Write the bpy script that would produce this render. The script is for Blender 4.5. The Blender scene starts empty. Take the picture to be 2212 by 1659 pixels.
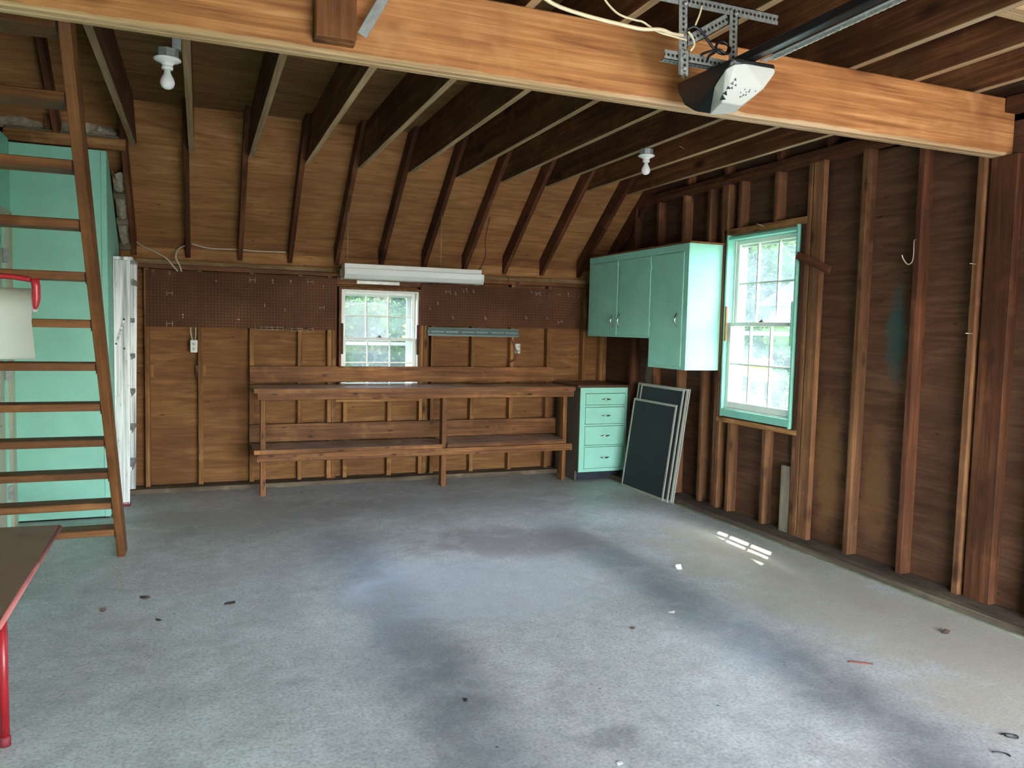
import bpy, bmesh, math, random
from mathutils import Vector, Matrix
random.seed(7)
C = bpy.context.scene.collection
SC = bpy.context.scene
PI = math.pi

# ---------------------------------------------------------------- materials
def srgb(r, g, b):
    f = lambda c: (c/255/12.92) if c/255 <= 0.04045 else ((c/255+0.055)/1.055)**2.4
    return (f(r), f(g), f(b), 1)

class NT:
    def __init__(s, name):
        s.m = bpy.data.materials.new(name); s.m.use_nodes = True
        s.t = s.m.node_tree; s.t.nodes.clear()
        s.out = s.n('ShaderNodeOutputMaterial')
    def n(s, typ, **kw):
        o = s.t.nodes.new(typ)
        for k, v in kw.items():
            if k.startswith('i_'):
                key = k[2:]
                o.inputs[int(key) if key.isdigit() else key.replace('_', ' ')].default_value = v
            else: setattr(o, k, v)
        return o
    def l(s, a, b): s.t.links.new(a, b)
    def math(s, op, a, b=None, c=None):
        o = s.n('ShaderNodeMath', operation=op)
        for i, v in enumerate((a, b, c)):
            if v is None: continue
            if isinstance(v, (int, float)): o.inputs[i].default_value = v
            else: s.l(v, o.inputs[i])
        return o.outputs[0]
    def mix(s, fac, a, b, blend='MIX'):
        o = s.n('ShaderNodeMix', data_type='RGBA', blend_type=blend)
        for i, v in ((0, fac), (6, a), (7, b)):
            if isinstance(v, (int, float)): o.inputs[i].default_value = v
            elif isinstance(v, tuple): o.inputs[i].default_value = v
            else: s.l(v, o.inputs[i])
        return o.outputs[2]
    def ramp(s, fac, stops):
        o = s.n('ShaderNodeValToRGB'); e = o.color_ramp.elements
        while len(e) < len(stops): e.new(0.5)
        for i, (p, c) in enumerate(stops):
            e[i].position = p; e[i].color = c if len(c) == 4 else (*c, 1)
        s.l(fac, o.inputs[0]); return o.outputs[0]
    def noise(s, vec, scale, detail=4, rough=0.55, dist=0):
        o = s.n('ShaderNodeTexNoise', i_Scale=scale, i_Detail=detail, i_Roughness=rough, i_Distortion=dist)
        if vec is not None: s.l(vec, o.inputs['Vector'])
        return o.outputs[0]
    def mapping(s, vec, scale=(1, 1, 1), loc=(0, 0, 0)):
        o = s.n('ShaderNodeMapping'); o.inputs['Scale'].default_value = scale; o.inputs['Location'].default_value = loc
        s.l(vec, o.inputs[0]); return o.outputs[0]
    def coords(s, rnd=True):
        tc = s.n('ShaderNodeTexCoord')
        if not rnd: return tc.outputs['Object'], None
        oi = s.n('ShaderNodeObjectInfo')
        k = s.math('MULTIPLY', oi.outputs['Random'], 37.0)
        v = s.n('ShaderNodeVectorMath', operation='ADD')
        s.l(tc.outputs['Object'], v.inputs[0]); s.l(k, v.inputs[1])
        return v.outputs[0], oi.outputs['Random']
    def bsdf(s, col, rough=0.6, metal=0, spec=0.5, bump=None, bstr=0.1, bdist=0.01, **kw):
        b = s.n('ShaderNodeBsdfPrincipled')
        for key, v in (('Base Color', col), ('Roughness', rough), ('Metallic', metal), ('Specular IOR Level', spec)):
            if isinstance(v, (int, float, tuple)): b.inputs[key].default_value = v
            else: s.l(v, b.inputs[key])
        for k, v in kw.items(): b.inputs[k.replace('_', ' ')].default_value = v
        if bump is not None:
            bp = s.n('ShaderNodeBump'); bp.inputs['Strength'].default_value = bstr; bp.inputs['Distance'].default_value = bdist
            s.l(bump, bp.inputs['Height']); s.l(bp.outputs[0], b.inputs['Normal'])
        s.l(b.outputs[0], s.out.inputs[0]); s.b = b
        return s.m

def plain(name, col, rough=0.5, metal=0, var=0.12, spec=0.5, scale=9):
    t = NT(name); v, r = t.coords()
    n = t.noise(v, scale, 5, 0.6)
    dark = tuple(c*(1-var*1.6) for c in col[:3])+(1,); lite = tuple(min(1, c*(1+var)) for c in col[:3])+(1,)
    c = t.ramp(n, [(0.3, dark), (0.7, lite)])
    return t.bsdf(c, rough, metal, spec, n, 0.05, 0.002)

WOODS = {}
def wood(tone, axis):
    """sawn lumber: grain runs along the given local axis"""
    key = (tone, axis)
    if key in WOODS: return WOODS[key]
    dark, mid, lite, kn, rough = TONES[tone]
    t = NT('wood_%s_%s' % (tone, axis)); v, r = t.coords()
    st = [22, 22, 22]; st['XYZ'.index(axis)] = 1.1
    g = t.noise(t.mapping(v, tuple(st)), 1.0, 4, 0.62, 0.6)
    st2 = [95, 95, 95]; st2['XYZ'.index(axis)] = 2.2
    fg = t.noise(t.mapping(v, tuple(st2)), 1.0, 2, 0.6, 0.3)
    gg = t.math('ADD', t.math('MULTIPLY', g, 0.64), t.math('MULTIPLY', fg, 0.36))
    c = t.ramp(gg, [(0.32, dark), (0.5, mid), (0.68, lite)])
    # weathering blotches
    bl = t.noise(v, 2.1, 3, 0.65, 0.3)
    c = t.mix(t.ramp(bl, [(0.38, (0.0, 0, 0)), (0.6, (0.8, 0.8, 0.8))]), c, t.mix(0.62, c, dark))
    lo = t.noise(v, 5.3, 2, 0.7)
    c = t.mix(t.ramp(lo, [(0.58, (0, 0, 0)), (0.72, (0.4, 0.4, 0.4))]), c, lite)
    # knots
    st3 = [5.5, 5.5, 5.5]; st3['XYZ'.index(axis)] = 2.3
    vo = t.n('ShaderNodeTexVoronoi', i_Scale=kn, i_Randomness=1.0); t.l(t.mapping(v, tuple(st3)), vo.inputs['Vector'])
    k = t.ramp(vo.outputs['Distance'], [(0.06, (0.9, 0.9, 0.9)), (0.2, (0, 0, 0))])
    c = t.mix(k, c, tuple(x*0.45 for x in dark[:3])+(1,))
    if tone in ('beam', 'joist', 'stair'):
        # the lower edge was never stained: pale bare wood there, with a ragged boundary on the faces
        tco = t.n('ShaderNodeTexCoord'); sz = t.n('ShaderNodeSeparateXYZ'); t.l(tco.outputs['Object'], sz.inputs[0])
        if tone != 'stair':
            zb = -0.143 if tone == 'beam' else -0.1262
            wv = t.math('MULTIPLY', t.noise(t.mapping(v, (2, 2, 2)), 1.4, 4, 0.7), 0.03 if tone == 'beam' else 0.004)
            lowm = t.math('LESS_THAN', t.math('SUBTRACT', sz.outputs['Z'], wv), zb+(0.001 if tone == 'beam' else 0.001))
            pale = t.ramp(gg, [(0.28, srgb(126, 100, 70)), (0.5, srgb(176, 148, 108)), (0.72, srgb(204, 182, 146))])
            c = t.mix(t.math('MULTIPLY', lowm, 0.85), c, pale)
    # per board brightness
    hv = t.n('ShaderNodeHueSaturation'); hv.inputs['Saturation'].default_value = 1.0
    t.l(c, hv.inputs['Color']); t.l(t.math('MULTIPLY_ADD', r, 0.55, 0.74), hv.inputs['Value'])
    WOODS[key] = t.bsdf(hv.outputs[0], rough, 0, 0.2, gg, 0.25, 0.004)
    return WOODS[key]

def lin(*a): return srgb(*a)
TONES = {  # dark, mid, light, knot density, roughness
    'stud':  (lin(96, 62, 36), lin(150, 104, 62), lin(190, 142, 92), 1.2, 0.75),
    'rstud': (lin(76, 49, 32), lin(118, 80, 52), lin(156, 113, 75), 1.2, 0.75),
    'dark':  (lin(58, 33, 22), lin(94, 56, 36), lin(130, 84, 54), 1.0, 0.7),
    'beam':  (lin(120, 74, 42), lin(170, 115, 67), lin(202, 150, 96), 0.8, 0.55),
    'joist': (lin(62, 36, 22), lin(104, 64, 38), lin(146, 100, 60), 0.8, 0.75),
    'bench': (lin(78, 46, 26), lin(132, 85, 49), lin(174, 124, 76), 2.3, 0.6),
    'stair': (lin(82, 49, 26), lin(118, 75, 42), lin(150, 102, 62), 0.7, 0.55),
    'top':   (lin(112, 102, 96), lin(154, 144, 138), lin(188, 178, 172), 0.5, 0.2),
    'pale':  (lin(112, 84, 54), lin(154, 121, 82), lin(188, 156, 114), 0.8, 0.75),
    'sill':  (lin(68, 58, 48), lin(104, 90, 74), lin(142, 126, 104), 0.6, 0.85),
    'grey':  (lin(94, 84, 70), lin(132, 120, 102), lin(164, 150, 130), 0.8, 0.8),
}
def plywood(name, axis, dark, mid, lite, stains=()):
    t = NT(name); tc = t.n('ShaderNodeTexCoord'); v = tc.outputs['Object']
    st = [7, 7, 7]; st['XYZ'.index(axis)] = 0.9
    g = t.noise(t.mapping(v, tuple(st)), 1.6, 4, 0.62, 1.6)
    st2 = [60, 60, 60]; st2['XYZ'.index(axis)] = 3.0
    f = t.noise(t.mapping(v, tuple(st2)), 1.0, 3, 0.6)
    gg = t.math('ADD', t.math('MULTIPLY', g, 0.65), t.math('MULTIPLY', f, 0.35))
    c = t.ramp(gg, [(0.25, dark), (0.5, mid), (0.75, lite)])
    bl = t.noise(v, 1.15, 3, 0.62, 0.4)
    c = t.mix(t.ramp(bl, [(0.36, (0.75, 0.75, 0.75)), (0.58, (0, 0, 0))]), c, t.mix(0.55, c, dark))
    # dark short checks and knots of the veneer
    st3 = [26, 26, 26]; st3['XYZ'.index(axis)] = 7
    vo = t.n('ShaderNodeTexVoronoi', i_Scale=0.75); t.l(t.mapping(v, tuple(st3)), vo.inputs['Vector'])
    spots = t.math('MULTIPLY', t.ramp(vo.outputs['Distance'], [(0.06, (1, 1, 1)), (0.14, (0, 0, 0))]),
                   t.ramp(t.noise(v, 3.1, 2), [(0.5, (0, 0, 0)), (0.6, (1, 1, 1))]))
    c = t.mix(t.math('MULTIPLY', spots, 0.75), c, tuple(x*0.4 for x in dark[:3])+(1,))
    if stains:   # old paint smears and weathered patches at fixed places (y, z)
        sp = t.n('ShaderNodeSeparateXYZ'); t.l(v, sp.inputs[0]); nz = t.noise(v, 7, 4, 0.65)
        for cy_, cz_, ry, rz, col, k in stains:
            dy = t.math('DIVIDE', t.math('SUBTRACT', sp.outputs['Y'], cy_), ry); dz_ = t.math('DIVIDE', t.math('SUBTRACT', sp.outputs['Z'], cz_), rz)
            d = t.math('ADD', t.math('ADD', t.math('MULTIPLY', dy, dy), t.math('MULTIPLY', dz_, dz_)), t.math('MULTIPLY', t.math('SUBTRACT', nz, 0.5), 2.6))
            mr = t.n('ShaderNodeMapRange', interpolation_type='SMOOTHSTEP'); t.l(d, mr.inputs[0])
            mr.inputs[1].default_value = 0.1; mr.inputs[2].default_value = 1.4; mr.inputs[3].default_value = k; mr.inputs[4].default_value = 0
            c = t.mix(mr.outputs[0], c, col)
    return t.bsdf(c, 0.75, 0, 0.18, gg, 0.14, 0.004)

M = {}
M['ply_back'] = plywood('plywood_back', 'X', lin(90, 57, 33), lin(134, 91, 54), lin(172, 127, 80))
M['ply_roof'] = plywood('plywood_roof', 'X', lin(114, 76, 44), lin(164, 117, 70), lin(198, 153, 102))
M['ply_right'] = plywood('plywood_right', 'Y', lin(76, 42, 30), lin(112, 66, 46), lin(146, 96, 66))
M['ply_loft'] = plywood('plywood_loft', 'X', lin(86, 62, 36), lin(136, 102, 60), lin(168, 134, 86))
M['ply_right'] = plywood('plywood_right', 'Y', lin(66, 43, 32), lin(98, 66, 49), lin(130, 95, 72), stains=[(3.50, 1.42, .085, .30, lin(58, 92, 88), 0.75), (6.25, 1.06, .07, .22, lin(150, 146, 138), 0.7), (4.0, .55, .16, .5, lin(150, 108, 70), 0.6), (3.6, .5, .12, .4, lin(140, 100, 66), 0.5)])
M['mint'] = plain('mint_paint', srgb(158, 219, 197), 0.65, var=0.05, spec=0.2, scale=4)
M['mint_dark'] = plain('mint_trim_paint', srgb(136, 200, 178), 0.6, var=0.06, spec=0.25)
M['white'] = plain('white_paint', srgb(226, 226, 216), 0.45, var=0.05)
M['tan'] = plain('tan_paint', srgb(186, 178, 152), 0.5, var=0.05)
M['chrome'] = plain('chrome', srgb(200, 200, 196), 0.22, 1.0, 0.05)
M['black'] = plain('black_plastic', srgb(20, 22, 28), 0.42, 0, 0.1)
M['blackmetal'] = plain('black_rail', srgb(22, 23, 26), 0.28, 0.0, 0.1)
M['darkgap'] = plain('dark_gap', srgb(24, 18, 14), 0.9)
M['galv'] = plain('galvanised_steel', srgb(168, 172, 168), 0.45, 0.45, 0.16, scale=30)
M['zinc'] = plain('zinc_strap', srgb(196, 196, 184), 0.45, 0.55, 0.12, scale=25)
M['greygreen'] = plain('grey_green_steel', srgb(112, 128, 126), 0.5, 0.2, 0.1)
M['porcelain'] = plain('porcelain', srgb(228, 228, 220), 0.25, 0, 0.03)
M['plastic_white'] = plain('white_plastic', srgb(222, 222, 210), 0.4, 0, 0.03)
M['red'] = plain('red_enamel', srgb(150, 26, 34), 0.35, 0, 0.15, scale=14)
M['redplastic'] = plain('red_plastic', srgb(160, 30, 40), 0.35, 0, 0.06)
M['edgeband'] = plain('faded_red_edge', srgb(178, 104, 98), 0.6, 0, 0.08)
M['redrubber'] = plain('red_rubber', srgb(120, 34, 40), 0.7, 0, 0.1)
M['tabletop'] = plain('brown_tabletop', srgb(150, 110, 92), 0.5, 0, 0.07, scale=20)
M['cover'] = plain('opener_cover_plastic', srgb(188, 190, 178), 0.45, 0, 0.03)
M['paper'] = plain('white_paper', srgb(236, 238, 228), 0.85, 0, 0.03)
M['cable'] = plain('cream_cable', srgb(222, 208, 168), 0.5, 0, 0.06)
M['cable_white'] = plain('white_cable', srgb(200, 192, 172), 0.5, 0, 0.06)
M['cord_red'] = plain('red_brown_cord', srgb(110, 40, 28), 0.5, 0, 0.06)
M['wire'] = plain('bright_wire', srgb(196, 184, 156), 0.35, 0.5, 0.05)
M['screen'] = plain('screen_mesh', srgb(40, 52, 54), 0.75, 0, 0.12)
M['alu_frame'] = plain('screen_frame', srgb(188, 186, 172), 0.45, 0.35, 0.06)
M['sidegrey'] = plain('unpainted_cabinet_side', srgb(92, 84, 72), 0.7, 0, 0.12)
M['counter'] = plain('brown_counter', srgb(84, 58, 42), 0.4, 0, 0.15)
M['toe'] = plain('blackened_toe_board', srgb(30, 36, 48), 0.5, 0, 0.3)
M['siding'] = plain('white_siding', srgb(150, 156, 162), 0.7, 0, 0.04)
M['roofing'] = plain('grey_roofing', srgb(62, 64, 68), 0.8, 0, 0.1)
M['stone'] = plain('pale_stone', srgb(216, 210, 204), 0.8, 0, 0.1)
M['curb'] = plain('mossy_concrete', srgb(132, 132, 112), 0.9, 0, 0.2)
M['leaf_dry'] = plain('dry_leaf', srgb(70, 56, 44), 0.8, 0, 0.2)
M['bark'] = plain('bark', srgb(86, 72, 60), 0.9, 0, 0.25)
M['asphalt'] = plain('driveway_concrete', srgb(178, 174, 168), 0.9, 0, 0.1)

def mk_alu():
    t = NT('aluminium_rail'); v, r = t.coords()
    st = t.noise(t.mapping(v, (40, 40, 1.2)), 1, 4, 0.6)
    sp = t.noise(t.mapping(v, (26, 26, 9)), 1, 3, 0.7)
    c = t.ramp(st, [(0.3, srgb(128, 130, 128)), (0.6, srgb(232, 234, 228))])
    c = t.mix(t.ramp(sp, [(0.62, (0, 0, 0)), (0.74, (0.7, 0.7, 0.7))]), c, srgb(120, 122, 118))
    return t.bsdf(c, 0.45, 0.35, 0.5, st, 0.05, 0.002)
M['alu'] = mk_alu()

def mk_pegboard():
    t = NT('pegboard_hardboard'); tc = t.n('ShaderNodeTexCoord'); v = tc.outputs['Object']
    sp = t.n('ShaderNodeSeparateXYZ'); t.l(v, sp.inputs[0])
    P = 0.0262
    def cell(o): return t.math('SUBTRACT', t.math('FRACT', t.math('DIVIDE', o, P)), 0.5)
    a, b = cell(sp.outputs['X']), cell(sp.outputs['Z'])
    d = t.math('SQRT', t.math('ADD', t.math('MULTIPLY', a, a), t.math('MULTIPLY', b, b)))
    hole = t.ramp(d, [(0.13, (1, 1, 1)), (0.17, (0, 0, 0))])
    n = t.noise(v, 3, 4); st = t.noise(t.mapping(v, (1.4, 1, 0.9)), 1.6, 3, 0.6)
    c = t.ramp(n, [(0.3, srgb(86, 54, 36)), (0.7, srgb(108, 71, 48))])
    c = t.mix(t.ramp(st, [(0.4, (0.4, 0.4, 0.4)), (0.62, (0, 0, 0))]), c, srgb(68, 42, 28))
    c = t.mix(hole, c, srgb(16, 9, 6))
    return t.bsdf(c, 0.7, 0, 0.15)
M['peg'] = mk_pegboard()

def mk_perforated(axis):
    t = NT('perforated_angle_'+axis); tc = t.n('ShaderNodeTexCoord'); v = tc.outputs['Object']
    sp = t.n('ShaderNodeSeparateXYZ'); t.l(v, sp.inputs[0])
    a = t.math('SUBTRACT', t.math('FRACT', t.math('DIVIDE', sp.outputs['X'], 0.0185)), 0.5)
    a = t.math('MULTIPLY', a, 0.0185)
    def dist(o, c):
        b = t.math('SUBTRACT', o, c)
        return t.math('SQRT', t.math('ADD', t.math('MULTIPLY', a, a), t.math('MULTIPLY', b, b)))
    d = t.math('MINIMUM', dist(sp.outputs['Z'], 0.0), dist(sp.outputs['Y'], 0.019))
    hole = t.ramp(d, [(0.0047, (1, 1, 1)), (0.0056, (0, 0, 0))])
    n = t.noise(v, 60, 4, 0.7)
    c = t.ramp(n, [(0.3, srgb(122, 128, 122)), (0.7, srgb(178, 182, 174))])
    c = t.mix(hole, c, srgb(38, 26, 18))
    m = t.bsdf(c, 0.45, 0.55, 0.5)
    return m
M['perf'] = mk_perforated('X')

def mk_floor():
    t = NT('concrete_floor'); tc = t.n('ShaderNodeTexCoord'); v = tc.outputs['Object']
    sp = t.n('ShaderNodeSeparateXYZ'); t.l(v, sp.inputs[0])
    big = t.noise(v, 0.75, 5, 0.6, 0.4); med = t.noise(v, 3.2, 6, 0.65, 0.5); fine = t.noise(v, 70, 4, 0.7)
    sml = t.noise(v, 13, 4, 0.7, 0.4)
    mx = t.math('ADD', t.math('ADD', t.math('MULTIPLY', big, 0.38), t.math('MULTIPLY', med, 0.34)), t.math('MULTIPLY', sml, 0.28))
    c = t.ramp(mx, [(0.38, srgb(164, 164, 160)), (0.5, srgb(196, 195, 190)), (0.62, srgb(220, 220, 216))])
    # salt-and-pepper aggregate
    c = t.mix(t.math('MULTIPLY', t.ramp(fine, [(0.38, (1, 1, 1)), (0.5, (0, 0, 0))]), 0.45), c, srgb(118, 118, 116))
    c = t.mix(t.math('MULTIPLY', t.ramp(fine, [(0.56, (0, 0, 0)), (0.7, (1, 1, 1))]), 0.45), c, srgb(240, 240, 234))
    # rubber left by tyres: two tracks along the bay
    wob = t.math('MULTIPLY', t.math('SUBTRACT', t.noise(v, 0.9, 4, 0.6), 0.5), 0.3)
    def track(x0, w):
        d = t.math('ABSOLUTE', t.math('SUBTRACT', t.math('ADD', sp.outputs['X'], wob), x0))
        mr = t.n('ShaderNodeMapRange', interpolation_type='SMOOTHSTEP'); t.l(d, mr.inputs[0])
        mr.inputs[1].default_value = 0.04; mr.inputs[2].default_value = w; mr.inputs[3].default_value = 1; mr.inputs[4].default_value = 0
        return mr.outputs[0]
    yb = t.n('ShaderNodeMapRange', interpolation_type='SMOOTHSTEP'); t.l(sp.outputs['Y'], yb.inputs[0])
    yb.inputs[1].default_value = 4.7; yb.inputs[2].default_value = 5.7; yb.inputs[3].default_value = 1; yb.inputs[4].default_value = 0
    tr = t.math('MULTIPLY', t.math('MAXIMUM', track(0.88, 0.36), track(2.38, 0.30)), yb.outputs[0])
    tr = t.math('MULTIPLY', tr, t.ramp(med, [(0.2, (0.95, 0.95, 0.95)), (0.75, (0.45, 0.45, 0.45))]))
    c = t.mix(t.math('MULTIPLY', tr, 0.92), c, srgb(94, 99, 107))
    # reddish brown oil patch near the bench, painted highlight, rusty blotches, paint spots
    def blob(cx, cy, rx, ry, k):
        dx = t.math('DIVIDE', t.math('SUBTRACT', sp.outputs['X'], cx), rx); dy = t.math('DIVIDE', t.math('SUBTRACT', sp.outputs['Y'], cy), ry)
        d = t.math('ADD', t.math('MULTIPLY', dx, dx), t.math('MULTIPLY', dy, dy))
        d = t.math('ADD', d, t.math('MULTIPLY', t.math('SUBTRACT', med, 0.5), 3.2))
        mr = t.n('ShaderNodeMapRange', interpolation_type='SMOOTHSTEP'); t.l(d, mr.inputs[0])
        mr.inputs[1].default_value = 0.1; mr.inputs[2].default_value = 1.3; mr.inputs[3].default_value = k; mr.inputs[4].default_value = 0
        return mr.outputs[0]
    c = t.mix(blob(1.95, 4.75, 0.75, 0.42, 0.62), c, srgb(142, 124, 120))
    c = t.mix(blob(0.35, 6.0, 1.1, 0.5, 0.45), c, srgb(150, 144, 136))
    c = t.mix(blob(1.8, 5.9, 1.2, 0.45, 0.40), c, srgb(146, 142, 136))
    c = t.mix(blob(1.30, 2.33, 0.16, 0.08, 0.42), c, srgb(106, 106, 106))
    c = t.mix(blob(1.5, 4.0, 0.8, 0.6, 0.4), c, srgb(214, 220, 228))  # bluish highlight on the mid floor, painted into the colour
    c = t.mix(blob(3.25, 2.9, 0.6, 2.2, 0.6), c, srgb(204, 194, 168))  # warm beige tone along the right side
    ru = t.noise(v, 1.7, 4, 0.6, 0.2)
    c = t.mix(t.ramp(ru, [(0.6, (0, 0, 0)), (0.74, (0.35, 0.35, 0.35))]), c, srgb(190, 170, 156))
    vo = t.n('ShaderNodeTexVoronoi', i_Scale=7.0); t.l(v, vo.inputs['Vector'])
    spk = t.math('MULTIPLY', t.ramp(vo.outputs['Distance'], [(0.035, (1, 1, 1)), (0.05, (0, 0, 0))]), t.ramp(t.noise(v, 2.3, 2), [(0.5, (0, 0, 0)), (0.6, (1, 1, 1))]))
    c = t.mix(t.math('MULTIPLY', spk, 0.85), c, srgb(64, 58, 52))
    vo2 = t.n('ShaderNodeTexVoronoi', i_Scale=9.0); t.l(t.mapping(v, (1, 1, 1), (3.3, 1.7, 0)), vo2.inputs['Vector'])
    spk2 = t.math('MULTIPLY', t.ramp(vo2.outputs['Distance'], [(0.03, (1, 1, 1)), (0.045, (0, 0, 0))]), t.ramp(t.noise(v, 1.9, 2), [(0.5, (0, 0, 0)), (0.6, (1, 1, 1))]))
    c = t.mix(t.math('MULTIPLY', spk2, 0.8), c, srgb(232, 232, 226))
    # scratches running into the bay
    sc = t.noise(t.mapping(v, (34, 2.2, 1)), 1.0, 3, 0.6, 0.8)
    c = t.mix(t.math('MULTIPLY', t.ramp(sc, [(0.68, (0, 0, 0)), (0.74, (1, 1, 1))]), 0.25), c, srgb(110, 110, 112))
    rr = t.ramp(med, [(0.3, (0.42, 0.42, 0.42)), (0.7, (0.6, 0.6, 0.6))])
    t.bsdf(c, 0.5, 0, 0.5, t.math('ADD', t.math('MULTIPLY', fine, 0.6), med), 0.12, 0.004)
    t.l(rr, t.b.inputs['Roughness'])
    return t.m
M['floor'] = mk_floor()

def mk_stained_right():
    return M['ply_right']

def mk_glass():
    """old pane with a film of dust that catches daylight"""
    t = NT('dusty_glass'); v, r = t.coords()
    tr = t.n('ShaderNodeBsdfTransparent'); tr.inputs[0].default_value = (0.82, 0.87, 0.90, 1)
    tl = t.n('ShaderNodeBsdfTranslucent'); tl.inputs[0].default_value = (0.86, 0.93, 0.98, 1)
    gl = t.n('ShaderNodeBsdfGlossy'); gl.inputs['Roughness'].default_value = 0.02
    m1 = t.n('ShaderNodeMixShader'); n = t.noise(v, 6, 4)
    t.l(t.ramp(n, [(0.3, (0.025, 0.025, 0.025)), (0.7, (0.045, 0.045, 0.045))]), m1.inputs[0]); t.l(tr.outputs[0], m1.inputs[1]); t.l(tl.outputs[0], m1.inputs[2])
    m2 = t.n('ShaderNodeMixShader'); m2.inputs[0].default_value = 0.007; t.l(m1.outputs[0], m2.inputs[1]); t.l(gl.outputs[0], m2.inputs[2])
    t.l(m2.outputs[0], t.out.inputs[0]); return t.m
M['glass'] = mk_glass()
def mk_darkglass():
    t = NT('door_pane'); return t.bsdf(srgb(58, 62, 56), 0.15, 0, 0.5)
M['doorglass'] = mk_darkglass()
def mk_bulb():
    t = NT('frosted_bulb'); return t.bsdf(srgb(232, 232, 226), 0.25, 0, 0.5, Subsurface_Weight=0.3)
M['bulb'] = mk_bulb()
def mk_lens():
    t = NT('ribbed_lens'); v, r = t.coords()
    w = t.n('ShaderNodeTexWave', i_Scale=60); w.bands_direction = 'X'; t.l(v, w.inputs['Vector'])
    t.bsdf(srgb(242, 244, 234), 0.3, 0, 0.5, w.outputs['Fac'], 0.25, 0.002, Transmission_Weight=0.25)
    return t.m
M['lens'] = mk_lens()
def mk_insul():
    t = NT('mineral_wool'); v, r = t.coords(); n = t.noise(v, 26, 6, 0.75, 0.6)
    c = t.ramp(n, [(0.3, srgb(150, 136, 112)), (0.55, srgb(212, 200, 174)), (0.75, srgb(238, 230, 212))])
    return t.bsdf(c, 0.95, 0, 0.1, n, 0.9, 0.03)
M['insul'] = mk_insul()
def mk_leaf(name, a, b, c_, tl=0.35):
    t = NT(name); g = t.n('ShaderNodeNewGeometry')
    c = t.ramp(g.outputs['Random Per Island'], [(0.1, a), (0.55, b), (0.95, c_)])
    d = t.n('ShaderNodeBsdfDiffuse'); t.l(c, d.inputs[0]); tr = t.n('ShaderNodeBsdfTranslucent'); t.l(c, tr.inputs[0])
    m = t.n('ShaderNodeMixShader'); m.inputs[0].default_value = tl; t.l(d.outputs[0], m.inputs[1]); t.l(tr.outputs[0], m.inputs[2])
    t.l(m.outputs[0], t.out.inputs[0]); return t.m
M['leaf_green'] = mk_leaf('leaf_green', srgb(24, 48, 20), srgb(48, 80, 34), srgb(88, 118, 52))
M['leaf_blue'] = mk_leaf('leaf_dark', srgb(16, 32, 34), srgb(30, 52, 50), srgb(58, 84, 72))
M['leaf_yellow'] = mk_leaf('leaf_yellow', srgb(214, 190, 30), srgb(236, 208, 44), srgb(150, 160, 44))
def mk_grass():
    t = NT('lawn'); tc = t.n('ShaderNodeTexCoord'); n = t.noise(tc.outputs['Object'], 8, 6, 0.7)
    return t.bsdf(t.ramp(n, [(0.3, srgb(40, 62, 28)), (0.7, srgb(76, 98, 50))]), 0.9, 0, 0.1, n, 0.5, 0.05)
M['lawn'] = mk_grass()

# ---------------------------------------------------------------- geometry helpers
def tag(o, label=None, cat=None, group=None, kind=None):
    if label: o['label'] = label
    if cat: o['category'] = cat
    if group: o['group'] = group
    if kind: o['kind'] = kind
    return o
def link(name, bm, mat, parent=None, loc=(0, 0, 0), rot=None, smooth=False):
    me = bpy.data.meshes.new(name); bmesh.ops.recalc_face_normals(bm, faces=bm.faces); bm.to_mesh(me); bm.free()
    o = bpy.data.objects.new(name, me); C.objects.link(o)
    if mat: me.materials.append(mat)
    o.location = loc
    if rot is not None: o.rotation_euler = rot
    if smooth:
        for p in me.polygons: p.use_smooth = True
    if parent is not None:
        o.parent = parent
        o.location = Vector(loc)-parent.location
    return o
def thing(name, label, cat, loc=(0, 0, 0), group=None):
    o = bpy.data.objects.new(name, None); C.objects.link(o); o.location = loc; o.empty_display_size = 0.05
    return tag(o, label, cat, group)
def bmbox(bm, x, y, z, bev=0.0):
    r = bmesh.ops.create_cube(bm, size=1.0)
    vs = r['verts']
    bmesh.ops.scale(bm, vec=(x[1]-x[0], y[1]-y[0], z[1]-z[0]), verts=vs)
    bmesh.ops.translate(bm, vec=((x[0]+x[1])/2, (y[0]+y[1])/2, (z[0]+z[1])/2), verts=vs)
    if bev > 0:
        es = list({e for v in vs for e in v.link_edges})
        bmesh.ops.bevel(bm, geom=es, offset=bev, segments=1, affect='EDGES', profile=0.5)
    return vs
def box(name, x, y, z, mat, parent=None, bev=0.002, **tg):
    """axis-aligned box in world coordinates; the object's origin sits at its centre"""
    c = ((x[0]+x[1])/2, (y[0]+y[1])/2, (z[0]+z[1])/2)
    bm = bmesh.new()
    bmbox(bm, (x[0]-c[0], x[1]-c[0]), (y[0]-c[1], y[1]-c[1]), (z[0]-c[2], z[1]-c[2]), bev)
    if isinstance(mat, str) and mat in TONES:
        d = (x[1]-x[0], y[1]-y[0], z[1]-z[0]); mat = wood(mat, 'XYZ'[d.index(max(d))])
    elif isinstance(mat, str): mat = M[mat]
    o = link(name, bm, mat, parent, c)
    return tag(o, **tg)
def multibox(name, boxes, mat, parent=None, bev=0.0, origin=None, **tg):
    bm = bmesh.new(); c = Vector(origin if origin else (0, 0, 0))
    for x, y, z in boxes: bmbox(bm, (x[0]-c.x, x[1]-c.x), (y[0]-c.y, y[1]-c.y), (z[0]-c.z, z[1]-c.z), bev)
    o = link(name, bm, M[mat] if isinstance(mat, str) and mat in M else (wood(mat, 'X') if isinstance(mat, str) else mat), parent, tuple(c))
    return tag(o, **tg)
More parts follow.
